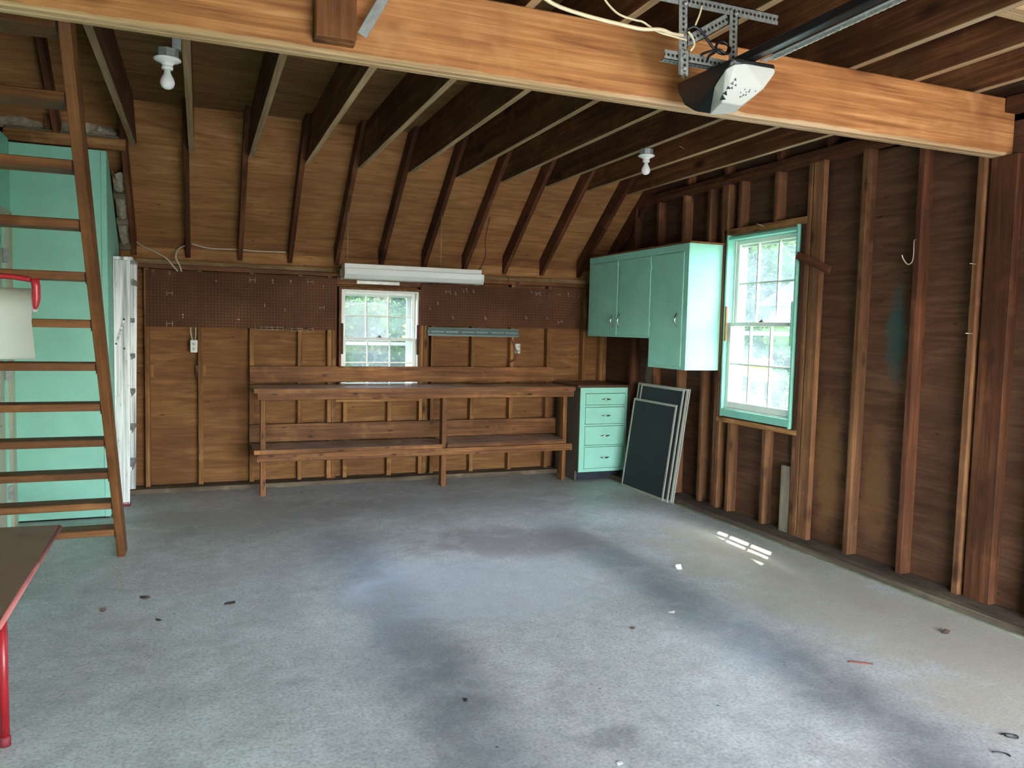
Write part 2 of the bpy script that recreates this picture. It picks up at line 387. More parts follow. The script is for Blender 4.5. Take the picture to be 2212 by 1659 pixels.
def poly_prism(name, pts, axis, a, b, mat, parent=None, **tg):
    """polygon given in the two other axes, extruded along axis from a to b"""
    bm = bmesh.new()
    def P(u, v, w):
        return {'X': (w, u, v), 'Y': (u, w, v), 'Z': (u, v, w)}[axis]
    A = [bm.verts.new(P(u, v, a)) for u, v in pts]; B = [bm.verts.new(P(u, v, b)) for u, v in pts]
    bm.faces.new(A); bm.faces.new(B[::-1])
    for i in range(len(pts)):
        j = (i+1) % len(pts); bm.faces.new((A[i], A[j], B[j], B[i]))
    c = sum((v.co for v in bm.verts), Vector())/len(bm.verts)
    bmesh.ops.translate(bm, vec=-c, verts=bm.verts)
    return tag(link(name, bm, M[mat] if isinstance(mat, str) else mat, parent, tuple(c)), **tg)
def tube_bm(bm, pts, r, seg=8, closed=False):
    pts = [Vector(p) for p in pts]; n = len(pts); rings = []
    up = Vector((0.13, 0.21, 0.97))
    for i, p in enumerate(pts):
        d = (pts[min(i+1, n-1)]-pts[max(i-1, 0)]).normalized()
        a = d.cross(up)
        if a.length < 1e-3: a = d.cross(Vector((1, 0, 0)))
        a.normalize(); b = d.cross(a).normalized()
        rr = r[i] if isinstance(r, (list, tuple)) else r
        rings.append([bm.verts.new(p+rr*(math.cos(t)*a+math.sin(t)*b)) for t in [2*PI*k/seg for k in range(seg)]])
    for i in range(n-1):
        for k in range(seg):
            bm.faces.new((rings[i][k], rings[i][(k+1) % seg], rings[i+1][(k+1) % seg], rings[i+1][k]))
    bm.faces.new(rings[0][::-1]); bm.faces.new(rings[-1])
def smooth_path(pts, sub=6):
    pts = [Vector(p) for p in pts]; out = []
    for i in range(len(pts)-1):
        p0, p1, p2, p3 = pts[max(i-1, 0)], pts[i], pts[i+1], pts[min(i+2, len(pts)-1)]
        for k in range(sub):
            t = k/sub
            out.append(0.5*((2*p1)+(-p0+p2)*t+(2*p0-5*p1+4*p2-p3)*t*t+(-p0+3*p1-3*p2+p3)*t**3))
    out.append(pts[-1]); return out
def tube(name, pts, r, mat, parent=None, seg=8, sm=True, **tg):
    bm = bmesh.new(); P = smooth_path(pts) if sm else pts
    o = Vector(P[0]) if parent is None else Vector((0, 0, 0))
    P = [Vector(p)-o for p in P]
    tube_bm(bm, P, r, seg)
    ob = link(name, bm, M[mat], None, tuple(o), smooth=True)
    if parent is not None:
        ob.parent = parent; ob.location = -parent.location
    return tag(ob, **tg)
def lathe(name, prof, loc, mat, parent=None, seg=24, **tg):
    bm = bmesh.new(); rings = []
    for r, z in prof:
        rings.append([bm.verts.new((max(r, 1e-4)*math.cos(2*PI*k/seg), max(r, 1e-4)*math.sin(2*PI*k/seg), z)) for k in range(seg)])
    for i in range(len(rings)-1):
        for k in range(seg): bm.faces.new((rings[i][k], rings[i][(k+1) % seg], rings[i+1][(k+1) % seg], rings[i+1][k]))
    bm.faces.new(rings[0][::-1]); bm.faces.new(rings[-1])
    return tag(link(name, bm, M[mat], parent, loc, smooth=True), **tg)
def hull(name, pts, mat, parent=None, bev=0.0, smooth=False, **tg):
    bm = bmesh.new()
    c = sum((Vector(p) for p in pts), Vector())/len(pts)
    for p in pts: bm.verts.new(Vector(p)-c)
    r = bmesh.ops.convex_hull(bm, input=bm.verts)
    junk = [e for e in r['geom_interior'] if isinstance(e, bmesh.types.BMVert)]
    if junk: bmesh.ops.delete(bm, geom=junk, context='VERTS')
    bmesh.ops.dissolve_limit(bm, angle_limit=0.02, verts=bm.verts, edges=bm.edges)
    if bev: bmesh.ops.bevel(bm, geom=list(bm.edges), offset=bev, segments=2, affect='EDGES', profile=0.5)
    return tag(link(name, bm, M[mat], parent, tuple(c)), **tg)
def board(name, p0, p1, width, thick, wdir, mat, parent=None, bev=0.002, **tg):
    """board from p0 to p1 (its centre line); width along wdir (made square to the run)"""
    p0, p1 = Vector(p0), Vector(p1); d = p1-p0; L = d.length; X = d.normalized()
    Z = Vector(wdir); Z = (Z-X*Z.dot(X)).normalized(); Y = Z.cross(X)
    bm = bmesh.new(); bmbox(bm, (-L/2, L/2), (-thick/2, thick/2), (-width/2, width/2), bev)
    m = wood(mat, 'X') if isinstance(mat, str) and mat in TONES else (M[mat] if isinstance(mat, str) else mat)
    R = Matrix((X, Y, Z)).transposed()
    return tag(link(name, bm, m, parent, tuple((p0+p1)/2), R.to_euler()), **tg)

# ---------------------------------------------------------------- camera (solved from the photograph's vanishing points)
F_PX, YAW, PIT, ROL = 1680.75587, 0.381723962, -0.0712806652, 0.0234998934
CAMZ = 1.43
cy, sy, cp, sp_ = math.cos(YAW), math.sin(YAW), math.cos(PIT), math.sin(PIT)
fwd = Vector((sy*cp, cy*cp, sp_)); rt = Vector((cy, -sy, 0)); up = rt.cross(fwd)
c_, s_ = math.cos(ROL), math.sin(ROL)
rt2 = c_*rt+s_*up; up2 = -s_*rt+c_*up
cam = bpy.data.cameras.new('camera'); cam.sensor_fit = 'HORIZONTAL'; cam.sensor_width = 36
cam.lens = F_PX/2212*36; cam.clip_start = 0.02; cam.clip_end = 300
co = bpy.data.objects.new('camera', cam); C.objects.link(co); co.location = (0, 0, CAMZ)
co.rotation_euler = Matrix((rt2, up2, -fwd)).transposed().to_euler()
SC.camera = co

# ---------------------------------------------------------------- setting
YS, YP = 7.07, 7.155          # back wall: stud faces, plywood
XS, XP = 3.812, 3.893         # right wall: stud faces, plywood
ZJ, ZL = 2.66, 2.946          # joist bottoms, loft floor
XL = -1.19                    # left wall
YF = -0.95                    # front wall with the open garage door
ED = Vector((0, -0.784, 0.621)); EN = Vector((0, 0.621, 0.784))   # up the rafter, square to the roof
def roofline(z, off): # y on the plane 'off' outside the rafters' lower edge
    return 7.115-(z-1.975)*1.2625+off/0.621

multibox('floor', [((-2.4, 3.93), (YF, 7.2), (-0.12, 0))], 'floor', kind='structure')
def wall_y(name, y0, y1, x, z, holes, mat):
    """wall across x with rectangular holes (x0,x1,z0,z1)"""
    xs = sorted({x[0], x[1], *[h[0] for h in holes], *[h[1] for h in holes]}); zs = sorted({z[0], z[1], *[h[2] for h in holes], *[h[3] for h in holes]})
    bs = []
    for i in range(len(xs)-1):
        for k in range(len(zs)-1):
            if any(h[0] <= xs[i] and xs[i+1] <= h[1] and h[2] <= zs[k] and zs[k+1] <= h[3] for h in holes): continue
            bs.append(((xs[i], xs[i+1]), (y0, y1), (zs[k], zs[k+1])))
    return multibox(name, bs, mat, kind='structure')
def wall_x(name, x0, x1, y, z, holes, mat):
    ys = sorted({y[0], y[1], *[h[0] for h in holes], *[h[1] for h in holes]}); zs = sorted({z[0], z[1], *[h[2] for h in holes], *[h[3] for h in holes]})
    bs = []
    for i in range(len(ys)-1):
        for k in range(len(zs)-1):
            if any(h[0] <= ys[i] and ys[i+1] <= h[1] and h[2] <= zs[k] and zs[k+1] <= h[3] for h in holes): continue
            bs.append(((x0, x1), (ys[i], ys[i+1]), (zs[k], zs[k+1])))
    return multibox(name, bs, mat, kind='structure')
wall_y('wall_back', YP, YP+0.015, (-2.4, 3.91), (0, 2.121), [(1.15, 1.905, 0.80, 1.77)], 'ply_back')
wr = wall_x('wall_right', XP, XP+0.015, (YF, 7.17), (0, 2.66), [(4.28, 5.06, 0.79, 2.18)], 'ply_right')
RIDGE = 2.9
zr = lambda y: 1.975+(7.115-y)/1.2625+0.14/0.621/1.2625
poly_prism('wall_right_gable', [(YF, 2.66), (6.47, 2.66), (RIDGE, zr(RIDGE)), (YF, zr(2*RIDGE-YF))], 'X', XP, XP+0.015, 'ply_right', kind='structure')
wall_y('wall_front', YF-0.1, YF, (-2.4, 3.91), (0, 3.1), [(0.25, 3.45, 0, 2.25)], 'ply_right')
# left wall of the bay (mint), with the door to the house side
wall_x('wall_left', XL-0.1, XL, (YF, 6.2), (0, 2.62), [(5.15, 6.04, 0, 2.05)], 'mint')
multibox('wall_left_loft', [((-2.4, -2.38), (YF, 7.2), (0, 5.6))], 'ply_back', kind='structure')
# roof deck: back slope and front slope, with eave and rake overhangs
def roof_slope(name, flip):
    pts = []
    for y, off in ((7.45, 0.14), (RIDGE-0.02, 0.14), (RIDGE-0.02, 0.16), (7.45, 0.16)):
        z = 1.975+(7.115-y)/1.2625+off/0.621/1.2625
        pts.append(((2*RIDGE-y) if flip else y, z))
    return poly_prism(name, pts, 'X', -2.6, 4.65, 'ply_roof', kind='structure')
roof_slope('roof_deck', False); roof_slope('roof_deck_front', True)
# loft floor = the ceiling seen between the joists, with the stair well left open
multibox('ceiling', [((-0.48, 3.80), (2.9, 6.10), (ZL, ZL+0.016)), ((-2.4, 3.80), (YF, 2.9), (ZL, ZL+0.016))], 'ply_loft', kind='structure')
# sills and curbs
box('trim_sill_back', (-0.6, 3.68), (6.972, YP), (0, 0.04), 'sill', kind='structure')
box('trim_sill_right', (3.68, XP), (YF, YP), (0, 0.042), 'sill', kind='structure')
box('trim_curb_right', (3.655, 3.70), (YF, 5.4), (-0.02, 0.010), 'curb', kind='structure', bev=0.004)
box('trim_plate_back', (-0.60, 3.86), (7.045, YP), (1.890, 1.926), 'pale', kind='structure')
box('trim_plate_back_lower', (-0.60, 3.86), (7.062, YP), (1.853, 1.889), 'bench', kind='structure')
box('trim_soffit_back', (-0.6, 3.86), (7.150, 7.165), (1.926, 2.03), 'ply_roof', kind='structure', bev=0)
box('trim_plate_right', (3.805, XP), (2.932, 6.30), (2.584, 2.621), 'dark', kind='structure')
box('trim_plate_right_upper', (3.808, XP), (2.932, 6.24), (2.622, 2.66), 'dark', kind='structure')
box('trim_plate_right_front', (3.805, XP), (YF, 2.835), (2.584, 2.66), 'dark', kind='structure')

# ---------------------------------------------------------------- framing, piece by piece
ORD = ['first', 'second', 'third', 'fourth', 'fifth', 'sixth', 'seventh', 'eighth', 'ninth', 'tenth', 'eleventh', 'twelfth']
G_B = 'studs of the back wall'
def bstud(x0, x1, label, z0=0.04, z1=1.853, mat='stud', y0=YS, name='wall_stud', cat='stud', grp=G_B):
    return box(name, (x0, x1), (y0, YP-0.001), (z0, z1), mat, label=label, cat=cat, group=grp, kind='thing')
bstud(-.428, -.390, 'brown stud under the left edge of the long pegboard')
bstud(-.019, .019, 'brown stud immediately right of the left wall outlet')
bstud(.393, .430, 'brown stud at the left end of the workbench')
bstud(.797, .834, 'brown stud behind the workbench, below the right wire tool rack')
bstud(1.053, 1.091, 'outer stud of the pair left of the back window')
bstud(1.093, 1.131, 'inner stud of the pair left of the back window', z1=1.79)
bstud(1.198, 1.236, 'short stud below the left side of the back window', z1=0.728)
bstud(1.602, 1.642, 'short stud below the middle of the back window', z1=0.728)
bstud(1.902, 1.937, 'inner stud of the pair right of the back window', z1=1.79)
bstud(1.939, 1.976, 'outer stud of the pair right of the back window')
bstud(2.012, 2.048, 'brown stud under the left end of the grey metal light channel')
bstud(2.410, 2.447, 'brown stud under the middle of the grey metal light channel')
bstud(2.811, 2.847, 'brown stud left of the outlet with the red cord')
bstud(3.206, 3.244, 'pale stud at the right end of the workbench')
bstud(3.602, 3.638, 'brown stud above the counter of the drawer cabinet')
bstud(3.80, 3.835, 'stud in the back right corner, left one of the pair')
bstud(3.838, 3.875, 'stud in the back right corner, right one of the pair')
box('window_header', (1.131, 1.902), (YS-0.004, YP-0.001), (1.79, 1.853), 'bench', label='header board above the back window', cat='header', kind='thing')
box('window_sill_plate', (1.131, 1.902), (YS, YP-0.001), (0.730, 0.768), 'stud', label='rough sill board below the back window behind the bench', cat='sill', kind='thing')
for x0, x1, z0, z1, lb in ((-.3905, -.362, .955, 1.06, 'small wood cleat on the stud below the left edge of the pegboard'),
                           (-.040, -.0185, .96, 1.06, 'small wood cleat on the left side of the stud beside the left outlet'),
                           (.0185, .042, .965, 1.055, 'small wood cleat on the right side of the stud beside the left outlet')):
    box('wood_cleat', (x0, x1), (YS+0.004, YS+0.045), (z0, z1), 'stud', label=lb, cat='cleat', group='cleats nailed beside the back wall studs')

G_R = 'studs of the right wall'
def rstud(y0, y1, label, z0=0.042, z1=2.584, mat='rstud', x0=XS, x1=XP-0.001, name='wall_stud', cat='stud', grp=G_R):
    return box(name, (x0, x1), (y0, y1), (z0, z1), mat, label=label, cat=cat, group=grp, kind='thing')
rstud(6.46, 6.50, 'dark stud behind the drawer cabinet, nearest the back right corner', mat='dark')
rstud(6.062, 6.10, 'dark stud above the left part of the wall cabinet', mat='dark')
rstud(5.655, 5.693, 'brown stud behind the leaning window screens')
rstud(5.305, 5.343, 'brown stud just right of the leaning window screens')
rstud(5.115, 5.153, 'outer stud left of the tall window, behind the wall cabinet end')
rstud(5.072, 5.110, 'inner stud under the left end of the tall window sill', z1=0.735)
rstud(5.072, 5.110, 'inner stud along the left side of the tall window', z0=0.774)
rstud(4.932, 4.968, 'short stud below the left part of the tall window', z1=0.735)
rstud(4.525, 4.562, 'short stud below the middle of the tall window', z1=0.735)
rstud(4.917, 4.953, 'short stud above the left part of the tall window', z0=2.236)
rstud(4.515, 4.552, 'short stud above the middle of the tall window', z0=2.236)
rstud(4.217, 4.252, 'short inner stud under the right end of the tall window sill', z1=0.735)
rstud(4.217, 4.256, 'dark inner stud along the right side of the tall window', z0=0.774, z1=2.186, mat='dark')
rstud(4.178, 4.215, 'narrow pale stud along the right side of the tall window')
rstud(4.075, 4.168, 'wide stud that holds the slanted stick, right of the tall window', x1=3.852)
rstud(3.714, 3.753, 'stud with flaking bark edge, between the slanted stick and the wire hook')
rstud(3.305, 3.343, 'dark stud that carries the wire hook', mat='dark')
rstud(2.935, 2.972, 'stud under the beam end, on the left of the wide post')
rstud(2.525, 2.562, 'stud at the right edge of the photo, in front of the wide post')
box('beam_post', (3.828, XP-0.001), (2.765, 2.912), (0.042, 2.373), 'dark', label='wide brown post under the right end of the big beam', cat='post', kind='thing')
box('window_header', (XS, XP-0.001), (4.217, 5.110), (2.187, 2.235), 'stud', label='header board above the tall right window', cat='header', kind='thing')
box('window_sill_plate', (XS-0.002, XP-0.001), (4.217, 5.112), (0.736, 0.773), 'stud', label='splintered rough sill board below the tall right window', cat='sill', kind='thing')
box('scrap_board', (XS+0.004, XS+0.026), (4.262, 4.352), (0.042, 0.512), 'grey', label='short grey knotted board standing in the stud bay under the tall window', cat='board')
for i, (y0, lb) in enumerate(((5.62, 'farthest'), (5.10, 'second farthest'), (4.50, 'middle'), (4.02, 'second nearest'), (3.55, 'nearest'))):
    rstud(y0, y0+0.04, '%s dark stub stud in the gap between the right wall plate and the loft' % lb, z0=2.661, z1=min(3.3, zr(y0)-0.25), mat='dark', grp='gable studs above the right wall plate')

# rafters of the back slope and the joists
JX = [-.480, -.0706, .342, .756, 1.160, 1.563, 1.966, 2.365, 2.778, 3.176, 3.585]
def rafter(x, label, mat='dark'):
    a = Vector((x+0.019, 7.115, 1.975))+EN*0.07-ED*0.30
    b = a+ED*5.5
    # foot ends just past the plate
    a = Vector((x+0.019, 7.115, 1.975))+EN*0.07+ED*(-0.03)
    return board('roof_rafter', a, b, 0.14, 0.038, EN, mat, label=label, cat='rafter', group='rafters of the back roof slope')
for i, x in enumerate(JX):
    rafter(x-0.040, 'sloping roof rafter beside the %s' % ('joist at the edge of the stair well' if i == 0 else '%s ceiling joist from the stair well' % ORD[i]))
rafter(3.832, 'sloping roof rafter lying against the right gable wall')
rafter(-.93, 'sloping roof rafter seen through the stair well above the stairs')
for i, x in enumerate(JX):
    w = 0.036
    if i == 0: x += 0.028
    pts = [(YF+0.01, ZJ), (6.245, ZJ), (6.245, ZJ+0.06), (5.98, ZL-0.001), (YF+0.01, ZL-0.001)]
    lb = 'long ceiling joist at the edge of the stair well, with pale underside' if i == 0 else '%s long ceiling joist counted from the stair well, resting on the big beam' % ORD[i]
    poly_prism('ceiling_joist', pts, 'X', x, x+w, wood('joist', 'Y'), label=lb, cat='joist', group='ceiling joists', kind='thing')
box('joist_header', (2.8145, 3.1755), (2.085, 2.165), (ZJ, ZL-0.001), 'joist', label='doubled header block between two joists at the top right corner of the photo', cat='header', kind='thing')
# the big beam: two planks nailed together
bt = thing('main_beam', 'big orange brown beam crossing the whole photo under the joists', 'beam', (1.6, 2.88, 2.373))
bt['kind'] = 'thing'
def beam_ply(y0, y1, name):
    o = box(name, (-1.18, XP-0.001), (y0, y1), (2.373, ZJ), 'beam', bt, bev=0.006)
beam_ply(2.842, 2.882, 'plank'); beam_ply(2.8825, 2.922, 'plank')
kb = thing('hanging_block', 'short dark post stub hanging against the beam at the top of the photo', 'post', (.435, 2.80, 2.40))
box('plank', (.366, .507), (2.802, 2.8415), (2.402, 2.659), 'stair', kb, bev=0.003)
box('plank', (.366, .504), (2.764, 2.8015), (2.404, 2.659), 'stair', kb, bev=0.003)
board('angle_strap', (.523, 2.772, 2.428), (.672, 2.772, 2.70), 0.036, 0.004, (1, 0, 0), 'galv', label='galvanised steel strap slanting up beside the hanging post stub', cat='strap')

# ---------------------------------------------------------------- windows
def sash(name, parent, axis, plane, thick, u, z, stile, top, bot, mun, us, zs, mat='white'):
    """glazed sash: u = horizontal span, us / zs = muntin centres"""
    def bb(u0, u1, z0, z1, d=0.0):
        p = (plane+d, plane+thick-d)
        return ((u0, u1), p, (z0, z1)) if axis == 'Y' else (p, (u0, u1), (z0, z1))
    bs = [bb(u[0], u[0]+stile, *z), bb(u[1]-stile, u[1], *z), bb(u[0]+stile, u[1]-stile, z[0], z[0]+bot), bb(u[0]+stile, u[1]-stile, z[1]-top, z[1])]
    org = ((u[0]+u[1])/2, plane, z[0]) if axis == 'Y' else (plane, (u[0]+u[1])/2, z[0])
    s = multibox(name, bs, mat, parent, bev=0.003, origin=org)
    ms = [bb(c-mun/2, c+mun/2, z[0]+bot, z[1]-top, 0.006) for c in us]+[bb(u[0]+stile, u[1]-stile, c-mun/2, c+mun/2, 0.0065) for c in zs]
    multibox('muntin_grid', ms, mat, s, origin=org).location = (0, 0, 0)
    g = (plane+thick*0.5-0.0015, plane+thick*0.5+0.0015)
    gb = ((u[0]+stile-.004, u[1]-stile+.004), g, (z[0]+bot-.004, z[1]-top+.004)) if axis == 'Y' else (g, (u[0]+stile-.004, u[1]-stile+.004), (z[0]+bot-.004, z[1]-top+.004))
    multibox('glass', [gb], 'glass', s, origin=org).location = (0, 0, 0)
    return s
w1 = bpy.data.objects.new('window_1', None); C.objects.link(w1); w1.location = (1.53, 7.1, 0.8); tag(w1, kind='structure')
multibox('jamb', [((1.150, 1.172), (7.045, 7.20), (0.80, 1.768)), ((1.882, 1.903), (7.045, 7.20), (0.80, 1.768)), ((1.172, 1.882), (7.045, 7.20), (1.746, 1.768))], wood('bench', 'Z'), w1, origin=(1.53, 7.1, 1.3), bev=0.002)
multibox('inner_stop', [((1.1725, 1.186), (7.06, 7.20), (0.83, 1.745)), ((1.868, 1.8815), (7.06, 7.20), (0.83, 1.745)), ((1.186, 1.868), (7.06, 7.20), (1.732, 1.745))], 'white', w1, origin=(1.53, 7.1, 1.3))
box('sill', (1.172, 1.882), (7.045, 7.23), (0.80, 0.852), 'white', w1)
box('jamb_strip', (1.166, 1.1885), (7.04, 7.064), (1.165, 1.44), 'dark', w1); box('jamb_strip', (1.8655, 1.888), (7.04, 7.064), (1.165, 1.44), 'dark', w1)
sash('lower_sash', w1, 'Y', 7.092, 0.03, (1.187, 1.867), (0.853, 1.318), 0.032, 0.026, 0.045, 0.012, (1.418, 1.626), (1.086,))
us_ = sash('upper_sash', w1, 'Y', 7.126, 0.03, (1.187, 1.867), (1.286, 1.732), 0.032, 0.026, 0.030, 0.012, (1.41, 1.615), (1.513,))
multibox('storm_frame', [((1.186, 1.215), (7.185, 7.20), (0.855, 1.73)), ((1.80, 1.868), (7.185, 7.20), (0.855, 1.73)), ((1.215, 1.80), (7.185, 7.20), (1.69, 1.73)), ((1.215, 1.80), (7.185, 7.20), (1.245, 1.275))], 'white', w1, origin=(1.53, 7.19, 1.3))
lk = lathe('sash_lock', [(0.018, 0), (0.018, 0.008), (0.008, 0.012), (0.006, 0.02)], (1.53, 7.108, 1.318), 'leaf_dry', w1, 12)

w2 = bpy.data.objects.new('window_2', None); C.objects.link(w2); w2.location = (3.86, 4.67, 0.8); tag(w2, kind='structure')
multibox('jamb', [((3.800, 3.96), (5.042, 5.060), (0.783, 2.19)), ((3.800, 3.96), (4.278, 4.296), (0.775, 2.19)), ((3.805, 3.96), (4.296, 5.042), (2.150, 2.172))], 'mint_dark', w2, origin=(3.86, 4.67, 1.5), bev=0.002)
box('sill', (3.800, 3.97), (4.296, 5.042), (0.785, 0.842), 'mint_dark', w2)
box('sill_ledge', (3.822, 3.97), (4.297, 5.041), (0.8425, 0.852), 'white', w2)
box('jamb_strip', (3.797, 3.815), (5.024, 5.0415), (1.37, 1.64), 'beam', w2)
box('jamb_strip', (3.797, 3.815), (4.2965, 4.312), (1.35, 1.66), 'mint_dark', w2)
multibox('sash_track', [((3.868, 3.955), (5.030, 5.0415), (0.853, 2.149)), ((3.868, 3.955), (4.2965, 4.308), (0.853, 2.149))], 'white', w2, origin=(3.9, 4.67, 1.5))
sash('lower_sash', w2, 'X', 3.832, 0.034, (4.298, 5.041), (0.853, 1.519), 0.036, 0.032, 0.050, 0.013, (4.556, 4.784), (1.196,))
sash('upper_sash', w2, 'X', 3.876, 0.034, (4.309, 5.029), (1.487, 2.149), 0.036, 0.036, 0.032, 0.013, (4.556, 4.784), (1.815,))
multibox('storm_frame', [((3.945, 3.96), (5.00, 5.0295), (0.853, 2.149)), ((3.945, 3.96), (4.3085, 4.335), (0.853, 2.149)), ((3.945, 3.96), (4.335, 5.00), (2.10, 2.149)), ((3.945, 3.96), (4.335, 5.00), (1.42, 1.45))], 'white', w2, origin=(3.95, 4.67, 1.5))
lathe('sash_lock', [(0.018, 0), (0.018, 0.008), (0.008, 0.012), (0.006, 0.02)], (3.850, 4.67, 1.519), 'leaf_dry', w2, 12)

# ---------------------------------------------------------------- mint closet at the left, insulation above it
d1 = bpy.data.objects.new('door_1', None); C.objects.link(d1); d1.location = (XL, 5.6, 0); tag(d1, kind='structure')
multibox('casing', [((XL-0.02, XL+0.018), (6.045, 6.165), (0, 2.13)), ((XL-0.02, XL+0.018), (5.03, 5.15), (0, 2.13)), ((XL-0.02, XL+0.018), (5.15, 6.045), (2.04, 2.13))], 'tan', d1, bev=0.003, origin=(XL, 5.6, 1))
multibox('door_leaf', [((XL-0.06, XL-0.02), (5.155, 6.035), (0.01, 0.9)), ((XL-0.06, XL-0.02), (5.155, 5.27), (0.9, 2.035)), ((XL-0.06, XL-0.02), (5.92, 6.035), (0.9, 2.035)), ((XL-0.06, XL-0.02), (5.27, 5.92), (1.92, 2.035))], 'tan', d1, bev=0.003, origin=(XL, 5.6, 1))
box('door_pane', (XL-0.045, XL-0.035), (5.26, 5.93), (0.89, 1.93), 'doorglass', d1)
box('moulding', (XL-0.02, XL-0.008), (5.30, 5.90), (0.2, 0.72), 'tan', d1)
for z in (1.83, 0.25, 1.05): box('hinge', (XL-0.012, XL+0.022), (6.028, 6.046), (z-0.045, z+0.045), 'galv', d1)
cl = bpy.data.objects.new('wall_closet', None); C.objects.link(cl); cl.location = (-.9, 6.2, 0); tag(cl, kind='structure')
box('front_panel', (XL, -.608), (6.2, 6.212), (0.012, 2.60), 'mint', cl, bev=0.002)
box('corner_trim', (-.640, -.604), (6.190, 6.1995), (0.012, 2.595), 'mint', cl, bev=0.002)
poly_prism('side_panel', [(6.2125, 0.015), (7.04, 0.015), (7.04, 2.02), (6.29, 2.60), (6.2125, 2.60)], 'X', -.617, -.605, 'mint', cl)
box('base_gap', (XL+.01, -.62), (6.215, 6.23), (0.0, 0.03), 'darkgap', cl)
hd = box('closet_header', (-1.22, -.482), (6.196, 6.232), (2.612, 2.69), 'stud', label='brown header board along the top of the mint closet wall', cat='header', kind='thing')
box('closet_header', (-1.22, -.49), (6.233, 6.27), (2.655, 2.715), 'grey', label='grey plank behind the header board on the mint closet', cat='header', kind='thing')
# rafter bay beside the closet: insulation held by short blocks
def slope_pt(x, s, off): return Vector((x, 7.115, 1.975))+ED*s+EN*off
def lumpy(name, pts_fn, nu, nv, mat, amp, seed, label, cat, grp=None):
    rnd = random.Random(seed); bm = bmesh.new(); g = []
    ph = [rnd.uniform(0, 6.28) for _ in range(12)]
    for i in range(nu+1):
        row = []
        for j in range(nv+1):
            u, v = i/nu, j/nv
            p, n = pts_fn(u, v)
            h = amp*(0.5*math.sin(u*13+ph[0])*math.cos(v*9+ph[1])+0.35*math.sin(u*27+ph[2]+v*11)+0.4*rnd.uniform(-1, 1))
            row.append(bm.verts.new(p+n*h))
        g.append(row)
    for i in range(nu):
        for j in range(nv): bm.faces.new((g[i][j], g[i+1][j], g[i+1][j+1], g[i][j+1]))
    o = link(name, bm, M[mat], smooth=True); return tag(o, label, cat, grp)
def strip_fn(u, v):
    prof = math.sin(v*PI)
    return slope_pt(-.601+0.078*v, 0.02+0.80*u, 0.012+0.035-0.03*prof), -EN
lumpy('insulation_batt', strip_fn, 40, 10, 'insul', 0.012, 3, 'strip of pale mineral wool in the slot right of the mint closet side', 'insulation', 'mineral wool batts around the closet')
for k, s in enumerate((0.05, 0.33, 0.61)):
    a = slope_pt(-.603, s, 0.018); b = slope_pt(-.521, s, 0.018)
    board('blocking', a, b, 0.055, 0.04, ED, 'grey', label='%s short wood block across the insulated slot beside the closet' % ('lowest', 'middle', 'uppermost')[k], cat='block', group='blocks across the insulated slot')
def roll(x0, x1, y0, zt, zb, depth):
    def fn(u, v):
        a = -0.35+v*(PI*0.75)
        r = (zt-zb)*0.62
        taper = 0.55+0.45*math.sin(min(1, max(0, u))*PI)**0.5
        c = Vector((x0+(x1-x0)*u, y0+depth*0.5, zb))
        n = Vector((0, -math.cos(a), math.sin(a)))
        return c+Vector((0, -math.cos(a)*depth*0.5*taper, max(-0.01, math.sin(a))*(zt-zb)*taper)), n
    return fn
lumpy('insulation_batt', roll(-1.35, -.99, 6.28, 2.88, 2.71, 0.35), 40, 22, 'insul', 0.012, 5, 'grey mineral wool bundle on the closet, left of the stair stringer', 'insulation', 'mineral wool batts around the closet')
lumpy('insulation_batt', roll(-.955, -.535, 6.27, 2.87, 2.70, 0.30), 40, 22, 'insul', 0.012, 6, 'yellowish mineral wool bundle on the closet, behind the stair stringer', 'insulation', 'mineral wool batts around the closet')
box('wood_block', (-.985, -.95), (6.275, 6.33), (2.7155, 2.86), 'stud', label='brown block standing between the two wool bundles on the closet', cat='block')

# ---------------------------------------------------------------- stair ladder to the loft
st = thing('loft_stair', 'steep brown open-tread wooden stair rising to the loft at the left', 'stair', (-.8, 5.1, 0))
SD = Vector((0, -1.88, 2.48)).normalized()      # up the stair
SN = Vector((0, SD.z, -SD.y))                   # square to it, towards the back wall
def stringer(x0, x1):
    # cut level at the floor and under the joist; grain follows the run
    y0 = lambda z: 5.14-z*0.758
    w = 0.176
    pts = [(y0(0), 0.0), (y0(0)+w, 0.0), (y0(2.655)+w, 2.655), (y0(2.655), 2.655)]
    R = Matrix((SD, Vector((1, 0, 0)), SD.cross(Vector((1, 0, 0))))).transposed()
    c = Vector(((x0+x1)/2, (pts[0][0]+pts[2][0])/2, 1.33)); Ri = R.transposed()
    bm = bmesh.new(); A = [bm.verts.new(Ri @ (Vector((x0, y, z))-c)) for y, z in pts]; B = [bm.verts.new(Ri @ (Vector((x1, y, z))-c)) for y, z in pts]
    bm.faces.new(A); bm.faces.new(B[::-1])
    for i in range(4): bm.faces.new((A[i], A[(i+1) % 4], B[(i+1) % 4], B[i]))
    bmesh.ops.recalc_face_normals(bm, faces=bm.faces); bmesh.ops.bevel(bm, geom=list(bm.edges), offset=0.003, segments=1, affect='EDGES')
    link('stringer', bm, wood('stair', 'X'), st, tuple(c), R.to_euler())
stringer(-.469, -.428); stringer(-1.165, -1.125)
TZ = [2.499, 2.281, 2.060, 1.845, 1.634, 1.4235, 1.2157, 1.0034, .800, .599, .398, .208]
for z in TZ:
    y = 5.14-0.758*z+0.012
    box('tread', (-1.125, -.4695), (y, y+0.145), (z-0.038, z), 'stair', st, bev=0.004)
    box('cleat', (-.4693, -.4685+0.0), (y-0.006, y+0.02), (z-0.052, z+0.002), 'darkgap', st, bev=0)  # dark colour strip for the shaded gap at each tread end

